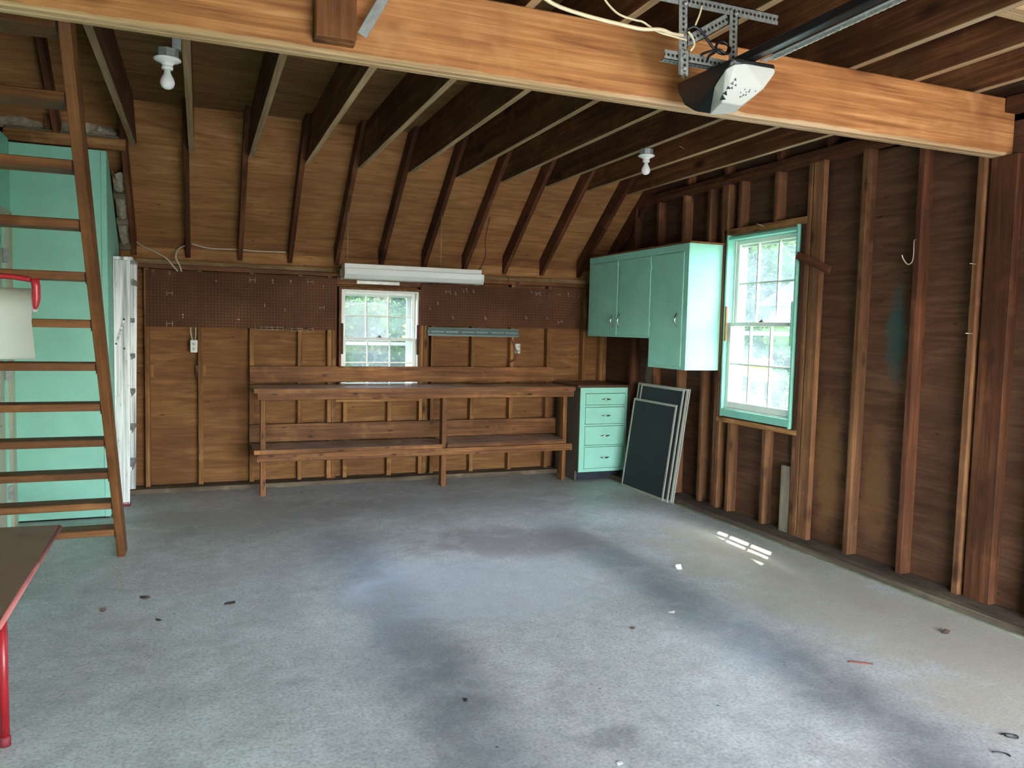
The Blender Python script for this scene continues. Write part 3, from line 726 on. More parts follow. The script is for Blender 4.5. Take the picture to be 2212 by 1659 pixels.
# ---------------------------------------------------------------- aluminium stepladder folded against the closet side
sl = thing('stepladder', 'folded aluminium stepladder standing against the mint closet side', 'ladder', (-.55, 6.8, 0))
def ladder_rail(name, y, xa0, xa1, xb0, xb1, z1, t=0.028, ribs=True):
    # side plate tapering from floor (xa) to top (xb), with raised ribs towards the camera
    bm = bmesh.new()
    def quadbox(f0, f1, ya, yb):
        v = []
        for z, (l, r) in ((0.02, (xa0, xa1)), (z1, (xb0, xb1))):
            for yy in (ya, yb):
                for f in (f0, f1): v.append(bm.verts.new((l+(r-l)*f, yy, z)))
        for q in ((0, 1, 3, 2), (4, 6, 7, 5), (0, 4, 5, 1), (2, 3, 7, 6), (0, 2, 6, 4), (1, 5, 7, 3)): bm.faces.new([v[i] for i in q])
    quadbox(0, 1, y, y+t)
    if ribs:
        for f in (0.0, 0.22, 0.30, 0.48, 0.62, 0.76, 0.93): quadbox(f, f+0.05, y-0.004, y+0.001)
    return link(name, bm, M['alu'], sl, (0, 0, 0))
fr = ladder_rail('front_rail', 6.545, -.602, -.508, -.602, -.487, 1.872)
ladder_rail('front_rail', 7.015, -.585, -.50, -.585, -.472, 1.872)
for z in (0.30, 0.585, 0.87, 1.155, 1.44):
    box('step', (-.57, -.492), (6.5735, 7.0145), (z-0.035, z), 'alu', sl, bev=0.003)
box('top_cap', (-.603, -.466), (6.535, 7.045), (1.8725, 1.90), 'alu', sl, bev=0.004)
box('brace', (-.480, -.474), (6.60, 7.01), (1.70, 1.74), 'alu', sl)
for y in (6.543, 7.013): box('foot', (-.604, -.505), (y, y+0.034), (0.0, 0.035), 'redrubber', sl, bev=0.004)
board('spreader_bar', (-.587, 6.537, 1.245), (-.532, 6.537, 1.43), 0.016, 0.004, (1, 0, 0), 'alu', sl)
for x, z in ((-.587, 1.245), (-.532, 1.43), (-.532, 1.21)):
    lathe('rivet', [(0.007, 0), (0.006, 0.004), (0.0, 0.006)], (x, 6.534, z), 'leaf_dry', sl, 10).rotation_euler = (PI/2, 0, 0)

# ---------------------------------------------------------------- pegboards with hooks
box('pegboard', (-.414, 1.135), (YS-0.007, YS-0.001), (1.377, 1.842), 'peg', bev=0, label='long dark brown pegboard on the back wall, left of the window', cat='pegboard')
box('pegboard', (1.906, 3.575), (YS-0.007, YS-0.001), (1.437, 1.827), 'peg', bev=0, label='dark brown pegboard on the back wall, right of the window', cat='pegboard')
YB = YS-0.008
def peg_hook(x, z, kind, label, grp):
    bm = bmesh.new(); r = 0.0021
    if kind == 'J':
        pts = [(x, YB+0.004, z+0.012), (x, YB-0.006, z+0.012), (x, YB-0.010, z), (x, YB-0.014, z-0.016), (x, YB-0.034, z-0.018), (x, YB-0.040, z-0.004)]
        tube_bm(bm, smooth_path(pts, 3), r, 6)
    elif kind == 'L':
        tube_bm(bm, smooth_path([(x, YB+0.004, z+0.012), (x, YB-0.008, z+0.012), (x, YB-0.008, z-0.018), (x, YB-0.05, z-0.018)], 3), r, 6)
        tube_bm(bm, [(x-0.008, YB-0.004, z+0.010), (x+0.008, YB-0.004, z+0.010)], r, 6)
    elif kind == 'U':
        for s in (-1, 1):
            tube_bm(bm, smooth_path([(x+s*0.022, YB+0.004, z+0.014), (x+s*0.022, YB-0.008, z+0.012), (x+s*0.022, YB-0.010, z-0.020), (x+s*0.022, YB-0.045, z-0.020)], 3), r, 6)
        tube_bm(bm, [(x-0.024, YB-0.010, z-0.002), (x+0.024, YB-0.010, z-0.002)], r, 6)
    elif kind == 'P':
        tube_bm(bm, [(x, YB+0.004, z), (x, YB-0.045, z-0.002), (x, YB-0.05, z+0.008)], r, 6)
        tube_bm(bm, [(x-0.012, YB-0.005, z), (x+0.012, YB-0.005, z)], r, 6)
    c = Vector((x, YB, z)); bmesh.ops.translate(bm, vec=-c, verts=bm.verts)
    return tag(link('peg_hook', bm, M['wire'], None, tuple(c), smooth=True), label, 'hook', grp)
KN = {'J': 'single wire hook', 'L': 'small T-shaped wire hook', 'U': 'double wire bracket hook', 'P': 'short straight wire peg'}
LH = [(-.36, 1.821, 'L', 'top left corner of the left pegboard'), (-.232, 1.823, 'J', 'top edge of the left pegboard, next to the two cables'), (.123, 1.769, 'P', 'upper middle left of the left pegboard'),
      (.417, 1.795, 'U', 'top of the left pegboard above the left wire rack'), (.582, 1.789, 'L', 'top of the left pegboard, left of the middle pair'), (.734, 1.791, 'L', 'top of the left pegboard, right of the middle pair'),
      (.898, 1.800, 'U', 'top right part of the left pegboard'), (1.012, 1.756, 'L', 'top right corner of the left pegboard'), (-.234, 1.657, 'U', 'left middle of the left pegboard'),
      (-.159, 1.667, 'J', 'left middle of the left pegboard beside a double bracket'), (.999, 1.575, 'U', 'right middle of the left pegboard near the window'), (-.134, 1.471, 'L', 'lower left of the left pegboard above the outlet'),
      (-.235, 1.406, 'U', 'bottom left of the left pegboard'), (.302, 1.450, 'P', 'bottom middle of the left pegboard'), (.516, 1.587, 'J', 'centre of the left pegboard'), (.685, 1.547, 'J', 'centre right of the left pegboard'), (.791, 1.680, 'J', 'upper right centre of the left pegboard')]
for x, z, k, w in LH: peg_hook(x, z, k, '%s at the %s' % (KN[k], w), 'hooks on the left pegboard')
RH = [(2.161, 1.764, 'U', 'top left of the right pegboard'), (2.311, 1.778, 'J', 'right pegboard top, left of three below the strip light'), (2.347, 1.785, 'L', 'right pegboard top, middle of three below the strip light'),
      (2.411, 1.777, 'J', 'right pegboard top, right of three below the strip light'), (2.234, 1.750, 'J', 'right pegboard top left, beside a double bracket'), (2.062, 1.654, 'J', 'upper left of the right pegboard'),
      (1.985, 1.604, 'J', 'left edge of the right pegboard near the window'), (2.211, 1.526, 'J', 'lower left of the right pegboard'), (2.537, 1.526, 'J', 'lower middle of the right pegboard'), (3.008, 1.800, 'J', 'right pegboard top, left of the right-hand double bracket'),
      (3.084, 1.780, 'U', 'top right of the right pegboard'), (3.184, 1.775, 'J', 'right pegboard top, right of the right-hand double bracket'), (3.309, 1.774, 'P', 'top right part of the right pegboard'), (3.416, 1.784, 'L', 'top right of the right pegboard near the wall cabinet'),
      (3.517, 1.773, 'J', 'top right corner of the right pegboard beside the wall cabinet'), (2.959, 1.547, 'J', 'lower right of the right pegboard above the outlet'), (3.182, 1.550, 'J', 'lower right of the right pegboard above the pale stud'),
      (3.33, 1.508, 'U', 'bottom right of the right pegboard'), (3.49, 1.509, 'J', 'bottom right corner of the right pegboard')]
for x, z, k, w in RH: peg_hook(x, z, k, '%s at the %s' % (KN[k], w), 'hooks on the right pegboard')
def wire_rack(x0, x1, z, label):
    bm = bmesh.new(); n = 6
    for y in (YB-0.012, YB-0.055): tube_bm(bm, [(x0, y, z), (x1, y, z)], 0.002, 6)
    tube_bm(bm, [(x0, YB-0.012, z-0.022), (x1, YB-0.012, z-0.022)], 0.002, 6)
    for k in range(n):
        x = x0+(x1-x0)*k/(n-1)
        tube_bm(bm, [(x, YB+0.002, z+0.012), (x, YB-0.012, z), (x, YB-0.055, z)], 0.002, 6)
        tube_bm(bm, [(x, YB-0.012, z+0.005), (x, YB-0.012, z-0.026)], 0.002, 6)
    c = Vector((x0, YB, z)); bmesh.ops.translate(bm, vec=-c, verts=bm.verts)
    return tag(link('tool_rack', bm, M['wire'], None, tuple(c), smooth=True), label, 'rack', 'wire tool racks')
wire_rack(.440, .670, 1.392, 'wire tool rack on the lower edge of the left pegboard, left one'); wire_rack(.695, .925, 1.385, 'wire tool rack on the lower edge of the left pegboard, right one')

# ---------------------------------------------------------------- outlets, cables
def outlet(x0, x1, z0, z1, label, y=YS-0.03):
    t = thing('wall_outlet', label, 'outlet', ((x0+x1)/2, y, z0), 'outlets on the back wall')
    box('outlet_box', (x0, x1), (y, YS+0.02), (z0, z1), 'plastic_white', t, bev=0.006)
    cx = (x0+x1)/2
    for zc in (z0+(z1-z0)*0.70, z0+(z1-z0)*0.30):
        s = lathe('socket', [(0.016, 0), (0.016, 0.003), (0.0, 0.0032)], (cx, y-0.0005, zc), 'plastic_white', t, 16); s.rotation_euler = (PI/2, 0, 0)
        multibox('slots', [((cx-0.0075, cx-0.0045), (y-0.0048, y-0.003), (zc-0.004, zc+0.007)), ((cx+0.0045, cx+0.0075), (y-0.0048, y-0.003), (zc-0.004, zc+0.007)), ((cx-0.0025, cx+0.0025), (y-0.0048, y-0.003), (zc-0.010, zc-0.005))], 'darkgap', t)
    return t
outlet(-.079, -.021, 1.166, 1.272, 'white double outlet left of the workbench, with two cables above it')
outlet(2.855, 2.908, 1.186, 1.281, 'white double outlet above the workbench, with the red cord plugged in')
tube('power_cable', [(-.484, 7.16, 2.07), (-.44, 7.13, 2.035), (-.268, 7.03, 1.945), (-.20, 7.035, 1.87), (-.17, 7.035, 1.835)], 0.006, 'cable_white', label='white cable slanting down from the left rafter to the pegboard top', cat='cable')
tube('power_cable', [(-.11, 7.13, 2.06), (-.165, 7.08, 2.02), (-.185, 7.03, 1.95), (-.155, 7.035, 1.88), (-.142, 7.035, 1.835)], 0.006, 'cable_white', label='short curved white cable entering the pegboard top at the left', cat='cable')
tube('power_cable', [(-.06, 7.142, 2.075), (.05, 7.135, 2.05), (.14, 7.135, 2.045), (.30, 7.135, 2.05), (.45, 7.14, 2.045), (.70, 7.14, 2.05)], 0.005, 'cable_white', label='white cable running along the bottom of the sloping roof boards', cat='cable')
tube('power_cable', [(-.076, 7.085, 1.380), (-.074, 7.075, 1.33), (-.063, 7.07, 1.273)], 0.005, 'cable_white', label='left one of two cables dropping into the left outlet', cat='cable')
tube('power_cable', [(-.036, 7.085, 1.380), (-.034, 7.075, 1.33), (-.040, 7.07, 1.273)], 0.005, 'cable_white', label='right one of two cables dropping into the left outlet', cat='cable')
tube('extension_cord', [(2.80, 7.055, 1.40), (2.806, 7.04, 1.34), (2.84, 7.03, 1.255), (2.862, 7.02, 1.20), (2.845, 7.03, 1.13), (2.80, 7.045, 1.095), (2.782, 7.05, 1.075)], 0.005, 'cord_red', label='dark red cord hanging from the outlet above the workbench', cat='cord')
tube('extension_cord', [(2.41, 6.63, 2.42), (2.425, 6.78, 2.24), (2.46, 6.86, 2.12), (2.44, 6.86, 2.04), (2.36, 6.74, 1.96), (2.30, 6.60, 1.935)], 0.005, 'cord_red', label='dark red cord looping from a rafter to the strip light', cat='cord')
tube('extension_cord', [(2.70, 7.04, 1.94), (2.74, 7.035, 1.935), (2.765, 7.035, 1.90), (2.76, 7.035, 1.84)], 0.004, 'cord_red', label='short dark red cord crossing the wall plate right of the strip light', cat='cord')

# grey light channel and the header strap
hl = thing('light_channel', 'long grey green metal light channel fixed below the right pegboard', 'light fixture', (2.41, 7.03, 1.40))
poly_prism('channel', [(YS-0.002, 1.425), (YS-0.055, 1.425), (YS-0.060, 1.41), (YS-0.045, 1.392), (YS-0.045, 1.375), (YS-0.058, 1.36), (YS-0.058, 1.345), (YS-0.002, 1.345)], 'X', 1.965, 2.875, 'greygreen', hl)
for x in (1.99, 2.13, 2.27, 2.29, 2.43, 2.57, 2.59, 2.73): lathe('knockout', [(0.006, 0), (0.005, 0.001), (0, 0.0012)], (x, YS-0.045, 1.383), 'darkgap', hl, 10).rotation_euler = (PI/2, 0, 0)
box('steel_strap', (1.309, 1.700), (YS-0.010, YS-0.006), (1.799, 1.829), 'zinc', label='bright steel strap on the header under the strip light', cat='strap', bev=0.001)

# ---------------------------------------------------------------- fluorescent strip light
fl = thing('strip_light', 'white fluorescent strip light hanging in front of the back window', 'light fixture', (1.70, 6.57, 1.81))
box('housing', (1.103, 2.300), (6.505, 6.645), (1.893, 1.935), 'white', fl, bev=0.004)
poly_prism('diffuser', [(6.455, 1.892), (6.690, 1.892), (6.690, 1.845), (6.665, 1.812), (6.480, 1.812), (6.455, 1.845)], 'X', 1.112, 2.292, 'lens', fl)
for x in (1.098, 2.293): poly_prism('end_cap', [(6.452, 1.8915), (6.693, 1.8915), (6.693, 1.843), (6.667, 1.808), (6.478, 1.808), (6.452, 1.843)], 'X', x, x+0.012, 'white', fl)
for x in (1.14, 1.946): tube('chain', [(x, 6.575, 1.935), (x, 6.575, 2.408)], 0.002, 'galv', fl, 6, sm=False)

# ---------------------------------------------------------------- lampholders with bulbs
def lampholder(x, y, ztop, label, s=1.0):
    t = thing('lampholder', label, 'lamp', (x, y, ztop-0.2), 'bare bulb lampholders')
    bm = bmesh.new()
    bmesh.ops.create_cone(bm, cap_ends=True, segments=8, radius1=0.047, radius2=0.047, depth=0.038)
    bmesh.ops.bevel(bm, geom=list(bm.edges), offset=0.002, segments=1, affect='EDGES')
    link('junction_box', bm, M['galv'], t, (x, y, ztop-0.019))
    lathe('porcelain_holder', [(0.056, -0.0005), (0.057, -0.006), (0.048, -0.011), (0.030, -0.018), (0.023, -0.026), (0.022, -0.034), (0.024, -0.036), (0.023, -0.046), (0.0, -0.046)], (x, y, ztop-0.038), 'porcelain', t)
    lathe('bulb', [(0.013, -0.0465), (0.013, -0.055), (0.017, -0.068), (0.025, -0.082), (0.030, -0.096), (0.0295, -0.108), (0.024, -0.120), (0.013, -0.128), (0.0, -0.130)], (x, y, ztop-0.038), 'bulb', t)
    return t
lampholder(-.128, 3.80, 2.604, 'bare bulb lampholder at the left, beside the first joist')
tl = tube('hanger_wire', [(-.10, 3.82, 2.604), (-.094, 3.84, 2.68), (-.080, 3.86, 2.80)], 0.007, 'cable_white', label='white cable dropping to the left bulb lampholder', cat='cable')
box('hanger_bracket', (-.108, -.0712), (3.765, 3.80), (2.6045, 2.72), 'galv', label='steel bracket holding the left lampholder to the joist', cat='bracket')
lampholder(2.812, 4.66, 2.659, 'bare bulb lampholder under a joist, in front of the wall cabinet')

# ---------------------------------------------------------------- workbench
wb = thing('workbench', 'long brown wooden workbench with lower shelf along the back wall', 'workbench', (1.85, 6.75, 0))
box('worktop', (.392, 3.245), (6.49, 7.029), (0.864, 0.902), 'top', wb, bev=0.003)
box('front_edge', (.394, 3.243), (6.4865, 6.4898), (0.866, 0.900), 'bench', wb, bev=0)
box('apron', (.426, 3.28), (6.588, 6.625), (0.799, 0.8637), 'bench', wb, bev=0.003)
for x0, x1 in ((.453, .494), (1.998, 2.041), (3.190, 3.229)):
    box('leg', (x0, x1), (6.6255, 6.712), (0, 0.8637), 'bench', wb, bev=0.003)
box('shelf_brace', (.418, 3.275), (6.5875, 6.625), (0.290, 0.353), 'bench', wb, bev=0.003)
for x0, x1, z in ((.395, 1.996, .388), (2.043, 3.189, .392)):
    multibox('shelf', [((x0+0.06 if x0 < 1 else x0, x1), (6.600, 6.7125), (z-0.036, z)), ((x0, x1+(.04 if x0 < 1 else 0.05)), (6.713, 7.029), (z-0.036, z))], wood('top', 'X'), wb, origin=((x0+x1)/2, 6.8, z), bev=0.002)
for x0, x1, z in ((.4525, 1.994, .388), (2.045, 3.188, .392)): box('shelf_edge', (x0, x1), (6.596, 6.5999), (z-0.036, z-0.001), 'bench', wb, bev=0)
box('shelf_end', (.400, .452), (6.60, 6.7125), (.352, .388), 'beam', wb)
box('back_board', (.393, 3.272), (7.030, 7.0685), (0.914, 1.055), 'bench', wb, bev=0.003)
box('back_board', (.389, 3.304), (7.030, 7.0685), (0.393, 0.548), 'bench', wb, bev=0.003)

# ---------------------------------------------------------------- drawer cabinet
dc = thing('drawer_cabinet', 'mint drawer cabinet with four drawers standing right of the workbench', 'cabinet', (3.56, 6.75, 0))
multibox('carcass', [((3.306, 3.325), (6.516, 7.03), (0.09, 0.892)), ((3.306, 3.325), (6.585, 7.03), (0, 0.09)), ((3.787, 3.806), (6.516, 7.03), (0.0, 0.892)), ((3.325, 3.787), (7.01, 7.03), (0.09, 0.892)), ((3.325, 3.787), (6.53, 7.01), (0.09, 0.105))], 'sidegrey', dc, bev=0.0, origin=(3.56, 6.75, 0.4))
FX0, FX1 = 3.305, 3.808
dz = [(0.725, 0.838), (0.543, 0.708), (0.342, 0.527), (0.120, 0.329)]
fb = [((FX0, 3.357), (6.5, 6.516), (0.09, 0.892)), ((3.788-.002, FX1), (6.5, 6.516), (0.09, 0.892)), ((3.357, 3.786), (6.5, 6.516), (0.838, 0.892)), ((3.357, 3.786), (6.5, 6.516), (0.09, 0.120))]
for a, b in zip(dz[:-1], dz[1:]): fb.append(((3.357, 3.786), (6.5, 6.516), (b[1], a[0])))
multibox('face_frame', fb, 'mint', dc, origin=(3.56, 6.5, 0.5))
def pull(p, parent, vertical=False, out=(0, -1, 0), L=0.105):
    o = Vector(out); a = Vector((0, 0, 1)) if vertical else Vector((1, 0, 0))
    if vertical is False and abs(o.x) > 0.5: a = Vector((0, 1, 0))
    p = Vector(p); pts = []
    for k in range(9):
        t = k/8; pts.append(p+a*(t-0.5)*L+o*(0.003+0.022*math.sin(t*PI)))
    rs = [0.003+0.0045*math.sin(k/8*PI) for k in range(9)]
    bm = bmesh.new(); tube_bm(bm, [q-p for q in pts], rs, 8)
    h = link('handle', bm, M['chrome'], None, tuple(p), smooth=True); h.parent = parent; h.location = p-parent.matrix_basis.translation-(parent.parent.matrix_basis.translation if parent.parent else Vector())
    return h
for z0, z1 in dz:
    d = box('drawer', (3.3605, 3.7825), (6.4965, 6.514), (z0+0.004, z1-0.004), 'mint', dc, bev=0.002)
    pull((3.575, 6.496, z0+(z1-z0)*0.5), d)
box('toe_board', (3.326, 3.786), (6.585, 6.60), (0.0, 0.089), 'toe', dc)
box('counter', (3.256, 3.8), (6.462, 7.029), (0.893, 0.919), 'counter', dc, bev=0.002)

# ---------------------------------------------------------------- wall cabinet
wc = thing('wall_cabinet', 'mint wall cabinet with two short doors and one tall door on the right wall', 'cabinet', (3.65, 5.9, 1.137))
multibox('carcass', [((3.502, 3.810), (5.101, 5.634), (1.137, 2.118)), ((3.502, 3.810), (5.634, 6.749), (1.375, 2.118))], 'mint', wc, bev=0.0015, origin=(3.65, 5.9, 1.6))
YD = [(6.190, 6.718), (5.640, 6.158), (5.162, 5.594)]; ZD = [(1.390, 2.060), (1.390, 2.060), (1.158, 2.060)]
fbx = [((3.49, 3.5015), (5.101, 5.162), (1.137, 2.118)), ((3.49, 3.5015), (5.594, 5.640), (1.137, 2.118)), ((3.49, 3.5015), (6.158, 6.190), (1.375, 2.118)), ((3.49, 3.5015), (6.718, 6.749), (1.375, 2.118)),
       ((3.49, 3.5015), (5.162, 5.594), (2.060, 2.118)), ((3.49, 3.5015), (5.640, 6.158), (2.060, 2.118)), ((3.49, 3.5015), (6.190, 6.718), (2.060, 2.118)),
       ((3.49, 3.5015), (5.162, 5.594), (1.137, 1.158)), ((3.49, 3.5015), (5.640, 6.158), (1.375, 1.390)), ((3.49, 3.5015), (6.190, 6.718), (1.375, 1.390))]
multibox('face_frame', fbx, 'mint', wc, origin=(3.5, 5.9, 1.6))
HY = [(6.253, 1.523), (6.128, 1.523), (5.222, 1.527)]
for (y0, y1), (z0, z1), (hy, hz) in zip(YD, ZD, HY):
    d = box('door', (3.485, 3.5012), (y0+0.003, y1-0.003), (z0+0.003, z1-0.003), 'mint', wc, bev=0.002)
    pull((3.4845, hy, hz), d, True, (-1, 0, 0), 0.115)
for z in (1.962, 1.492): box('hinge', (3.480, 3.4895), (5.626, 5.642), (z-0.022, z+0.022), 'mint', wc)
box('top_board', (3.486, 3.811), (5.085, 6.752), (2.1185, 2.132), 'stud', wc, bev=0.001)
box('wall_strip', (3.798, 3.8115), (5.075, 5.1005), (1.05, 2.125), 'dark', wc, bev=0.001)

# ---------------------------------------------------------------- window screens leaning on the right wall
def screen(y0, y1, h, x0, label, bar=True):
    t = thing('window_screen', label, 'screen', (x0, (y0+y1)/2, 0.001), 'window screens leaning on the right wall')
    ang = math.atan2(0.108, 0.81); w = 0.020; th = 0.010
    t.rotation_euler = (0, ang, 0)
    bm = bmesh.new(); a, b = y0-(y0+y1)/2, y1-(y0+y1)/2
    for yy, zz in (((a, a+w), (0, h)), ((b-w, b), (0, h)), ((a+w, b-w), (0, w)), ((a+w, b-w), (h-w, h))):
        bmbox(bm, (-th/2, th/2), yy, zz, 0.0015)
    f = link('frame', bm, M['alu_frame']); f.parent = t
    bm = bmesh.new(); bmbox(bm, (-0.001, 0.001), (a+w-0.003, b-w+0.003), (w-0.003, h-w+0.003))
    s = link('mesh_panel', bm, M['screen']); s.parent = t
screen(5.552, 6.250, .822, 3.628, 'small dark window screen in front of the leaning stack')
screen(5.498, 6.180, .962, 3.641, 'dark window screen second from the front of the leaning stack')
screen(5.462, 6.255, .966, 3.654, 'wide dark window screen third in the leaning stack, showing at its left edge')
screen(5.452, 6.140, .966, 3.667, 'dark window screen at the back of the leaning stack, against the wall')

# ---------------------------------------------------------------- stick, wire hook, sundries on the right wall
board('wood_stick', (3.788, 4.262, 1.975), (3.8145, 3.985, 1.858), 0.050, 0.020, (0, 0, 1), 'dark', label='dark wooden stick slanting out beside the tall window', cat='stick')
tube('wire_hook', [(3.812, 3.335, 1.992), (3.796, 3.330, 1.985), (3.790, 3.325, 1.96), (3.788, 3.322, 1.90), (3.778, 3.322, 1.862), (3.755, 3.325, 1.848), (3.735, 3.33, 1.862), (3.722, 3.336, 1.885), (3.718, 3.338, 1.900)], 0.003, 'wire', label='bright J-shaped wire hook on the dark stud of the right wall', cat='hook')
for p, lb in (((3.79, 2.945, 1.827), 'nail in the stud left of the wide post, at head height'), ((3.785, 2.94, 1.46), 'nail in the stud left of the wide post, below the other nail')):
    tube('nail', [(p[0]+0.03, p[1], p[2]), (p[0]-0.02, p[1]+0.006, p[2]+0.001)], 0.0022, 'wire', seg=6, sm=False, label=lb, cat='nail', group='nails in the right wall')
for (x, y, z), lb in (((1.160, 4.60, 2.80), 'x'),): pass
for xk, y, z, lb in ((8, 3.9, 2.76, 'bent nail on the side of the joist left of the right bulb'), (9, 3.75, 2.74, 'bent nail on the joist side right of the right bulb'), (9, 4.75, 2.72, 'bent nail low on the joist side behind the right bulb'), (10, 3.9, 2.73, 'bent nail on the last joist side near the right wall')):
    x = JX[xk]
    tube('nail', [(x, y, z), (x-0.05, y-0.01, z+0.012)], 0.0016, 'wire', seg=6, sm=False, label=lb, cat='nail', group='nails in the joists')
tube('nail', [(3.812, 4.65, 2.215), (3.77, 4.68, 2.235)], 0.003, 'wire', seg=6, sm=False, label='bent nail in the header above the tall window', cat='nail')

# ---------------------------------------------------------------- garage door opener on its hanger
hg = thing('opener_hanger', 'perforated steel angle frame hanging from the joists over the opener', 'bracket', (1.75, 2.5, 2.42))
def angle(name, p0, p1, w=0.038, n=(0, -1, 0), flange=(0, 0, 1), t=0.0025):
    """perforated L-section: web faces n, flange bends back at the 'flange' side"""
    p0, p1 = Vector(p0), Vector(p1); X = (p1-p0).normalized(); L = (p1-p0).length
    Y = -Vector(n); Y = (Y-X*Y.dot(X)).normalized(); Z = X.cross(Y)
    if Z.dot(Vector(flange)) < 0: X = -X; Z = -Z
    bm = bmesh.new(); bmbox(bm, (-L/2, L/2), (0, t), (-w/2, w/2)); bmbox(bm, (-L/2, L/2), (0, w), (w/2-t, w/2))
    o = link(name, bm, M['perf']); o.rotation_euler = Matrix((X, Y, Z)).transposed().to_euler(); o.location = (p0+p1)/2-hg.location; o.parent = hg
    return o
angle('top_bar', (1.28, 2.503, 2.641), (2.075, 2.503, 2.641))
angle('hanger_bar', (1.642, 2.499, 2.66-0.02), (1.652, 2.499, 2.375), flange=(1, 0, 0))
angle('hanger_bar', (1.866, 2.499, 2.66-0.02), (1.872, 2.499, 2.43), flange=(1, 0, 0))
angle('lower_bar', (1.575, 2.507, 2.440), (1.885, 2.507, 2.440), w=0.034, flange=(0, 0, -1))
angle('diagonal_bar', (1.665, 2.512, 2.495), (1.850, 2.512, 2.612), flange=(0, 0, -1))
angle('clip', (1.652, 2.494, 2.462), (1.655, 2.494, 2.372), flange=(1, 0, 0))
for x, z in ((1.646, 2.625), (1.87, 2.625), (1.65, 2.44), (1.872, 2.445), (1.653, 2.395)):
    lathe('bolt', [(0.008, 0), (0.008, 0.006), (0.004, 0.007), (0.004, 0.014), (0, 0.014)], (x, 2.494, z), 'galv', hg, 6).rotation_euler = (PI/2, 0, 0)

op = thing('garage_door_opener', 'black and white garage door opener hanging under the beam with its rail', 'opener', (1.86, 2.54, 2.26))
HB = [(1.767, 2.716, 2.420), (1.782, 2.381, 2.420), (1.764, 2.706, 2.385), (1.770, 2.664, 2.322), (1.780, 2.600, 2.282), (1.803, 2.535, 2.262), (1.776, 2.408, 2.386), (1.800, 2.432, 2.33), (1.818, 2.452, 2.282),
      (1.958, 2.70, 2.42), (1.966, 2.375, 2.42), (1.966, 2.376, 2.387), (1.962, 2.66, 2.33), (1.935, 2.58, 2.29), (1.885, 2.50, 2.270), (1.925, 2.388, 2.332), (1.87, 2.435, 2.280)]
hull('housing', HB, 'black', op, bev=0.006)
LP = [(1.768, 2.402, 2.384), (1.790, 2.402, 2.33), (1.769, 2.468, 2.341), (1.783, 2.438, 2.277), (1.806, 2.545, 2.2575), (1.885, 2.500, 2.264), (1.864, 2.428, 2.272), (1.922, 2.378, 2.328), (1.960, 2.366, 2.386), (1.958, 2.366, 2.402), (1.832, 2.372, 2.404), (1.79, 2.382, 2.398)]
hull('light_cover', LP, 'cover', op, bev=0.004)
# triangular vent slots let into the cover's faces: (point, face normal, size, turn)
NA, NB = (-.17, -.90, -.38), (-.15, -.82, -.55)
VENTS = [((1.7825, 2.4334, 2.2903), (-.74, -.53, -.40), .0125, 0), ((1.785, 2.4215, 2.305), (-.70, -.60, -.38), .010, 0.5), ((1.7886, 2.4095, 2.322), (-.58, -.75, -.32), .0095, 0), ((1.797, 2.4000, 2.336), (-.35, -.88, -.30), .008, 0.4), ((1.8045, 2.3939, 2.3485), (-.18, -.94, -.28), .0065, 0.2),
         ((1.8005, 2.4060, 2.322), NA, .006, 0.1), ((1.811, 2.3990, 2.331), NA, .0055, 0.4), ((1.8221, 2.392, 2.352), NA, .003, 0)]
for k, (x, y, z) in enumerate([(1.8445, 2.4127, 2.2979), (1.8401, 2.4053, 2.3103), (1.8508, 2.4103, 2.2998), (1.854, 2.4067, 2.3042), (1.851, 2.3962, 2.3209), (1.8603, 2.3996, 2.3131), (1.8701, 2.3963, 2.3152), (1.8708, 2.3925, 2.3209), (1.8939, 2.3898, 2.3182), (1.8627, 2.4047, 2.3048)]):
    VENTS.append(((x, y, z), NB, 0.0032+0.0012*(k % 3 == 0), 0.3*(k % 2)))
for p, nrm, sz, a0 in VENTS:
    p = Vector(p); nrm = Vector(nrm).normalized(); ax = nrm.cross(Vector((0, 0, 1))).normalized(); ay = ax.cross(nrm)
    if ay.z < 0: ay = -ay
    out_ = 0.0024 if 0.003 < p.x-1.792 < 0.024 else 0.0008
    q = [p+(ax*math.cos(a0+PI/2+k*2*PI/3)+ay*math.sin(a0+PI/2+k*2*PI/3))*sz for k in range(3)]
    bm = bmesh.new(); va = [bm.verts.new(v+nrm*out_-p) for v in q]; vb = [bm.verts.new(v-nrm*0.006-p) for v in q]
    bm.faces.new(va); bm.faces.new(vb[::-1])
    for i in range(3): bm.faces.new((va[i], va[(i+1) % 3], vb[(i+1) % 3], vb[i]))
    link('vent_slot', bm, M['black'], op, tuple(p))
rl = box('rail', (1.842, 1.884), (-0.70, 2.49), (2.4205, 2.452), 'blackmetal', op, bev=0.003)
bm = bmesh.new()
for sx in (-1,):
    for k in range(150):
        y = 2.30-k*0.0125
        bmbox(bm, (1.897, 1.903 if k % 2 else 1.905), (y-0.0052, y+0.0052), (2.405, 2.414 if k % 2 else 2.412))
ch = link('drive_chain', bm, M['zinc']); ch.parent = op; ch.location = -op.location
box('chain_tray', (1.885, 1.910), (1.7, 2.36), (2.4145, 2.420), 'galv', op)
tube('power_cord', [(1.660, 2.50, 2.536), (1.685, 2.49, 2.548), (1.715, 2.485, 2.535), (1.735, 2.48, 2.51), (1.765, 2.475, 2.478), (1.80, 2.47, 2.462), (1.825, 2.475, 2.475), (1.832, 2.48, 2.500), (1.81, 2.485, 2.513), (1.785, 2.485, 2.50), (1.775, 2.48, 2.47), (1.745, 2.475, 2.448), (1.735, 2.47, 2.425)], 0.005, 'black', op, label='coiled black power cord')
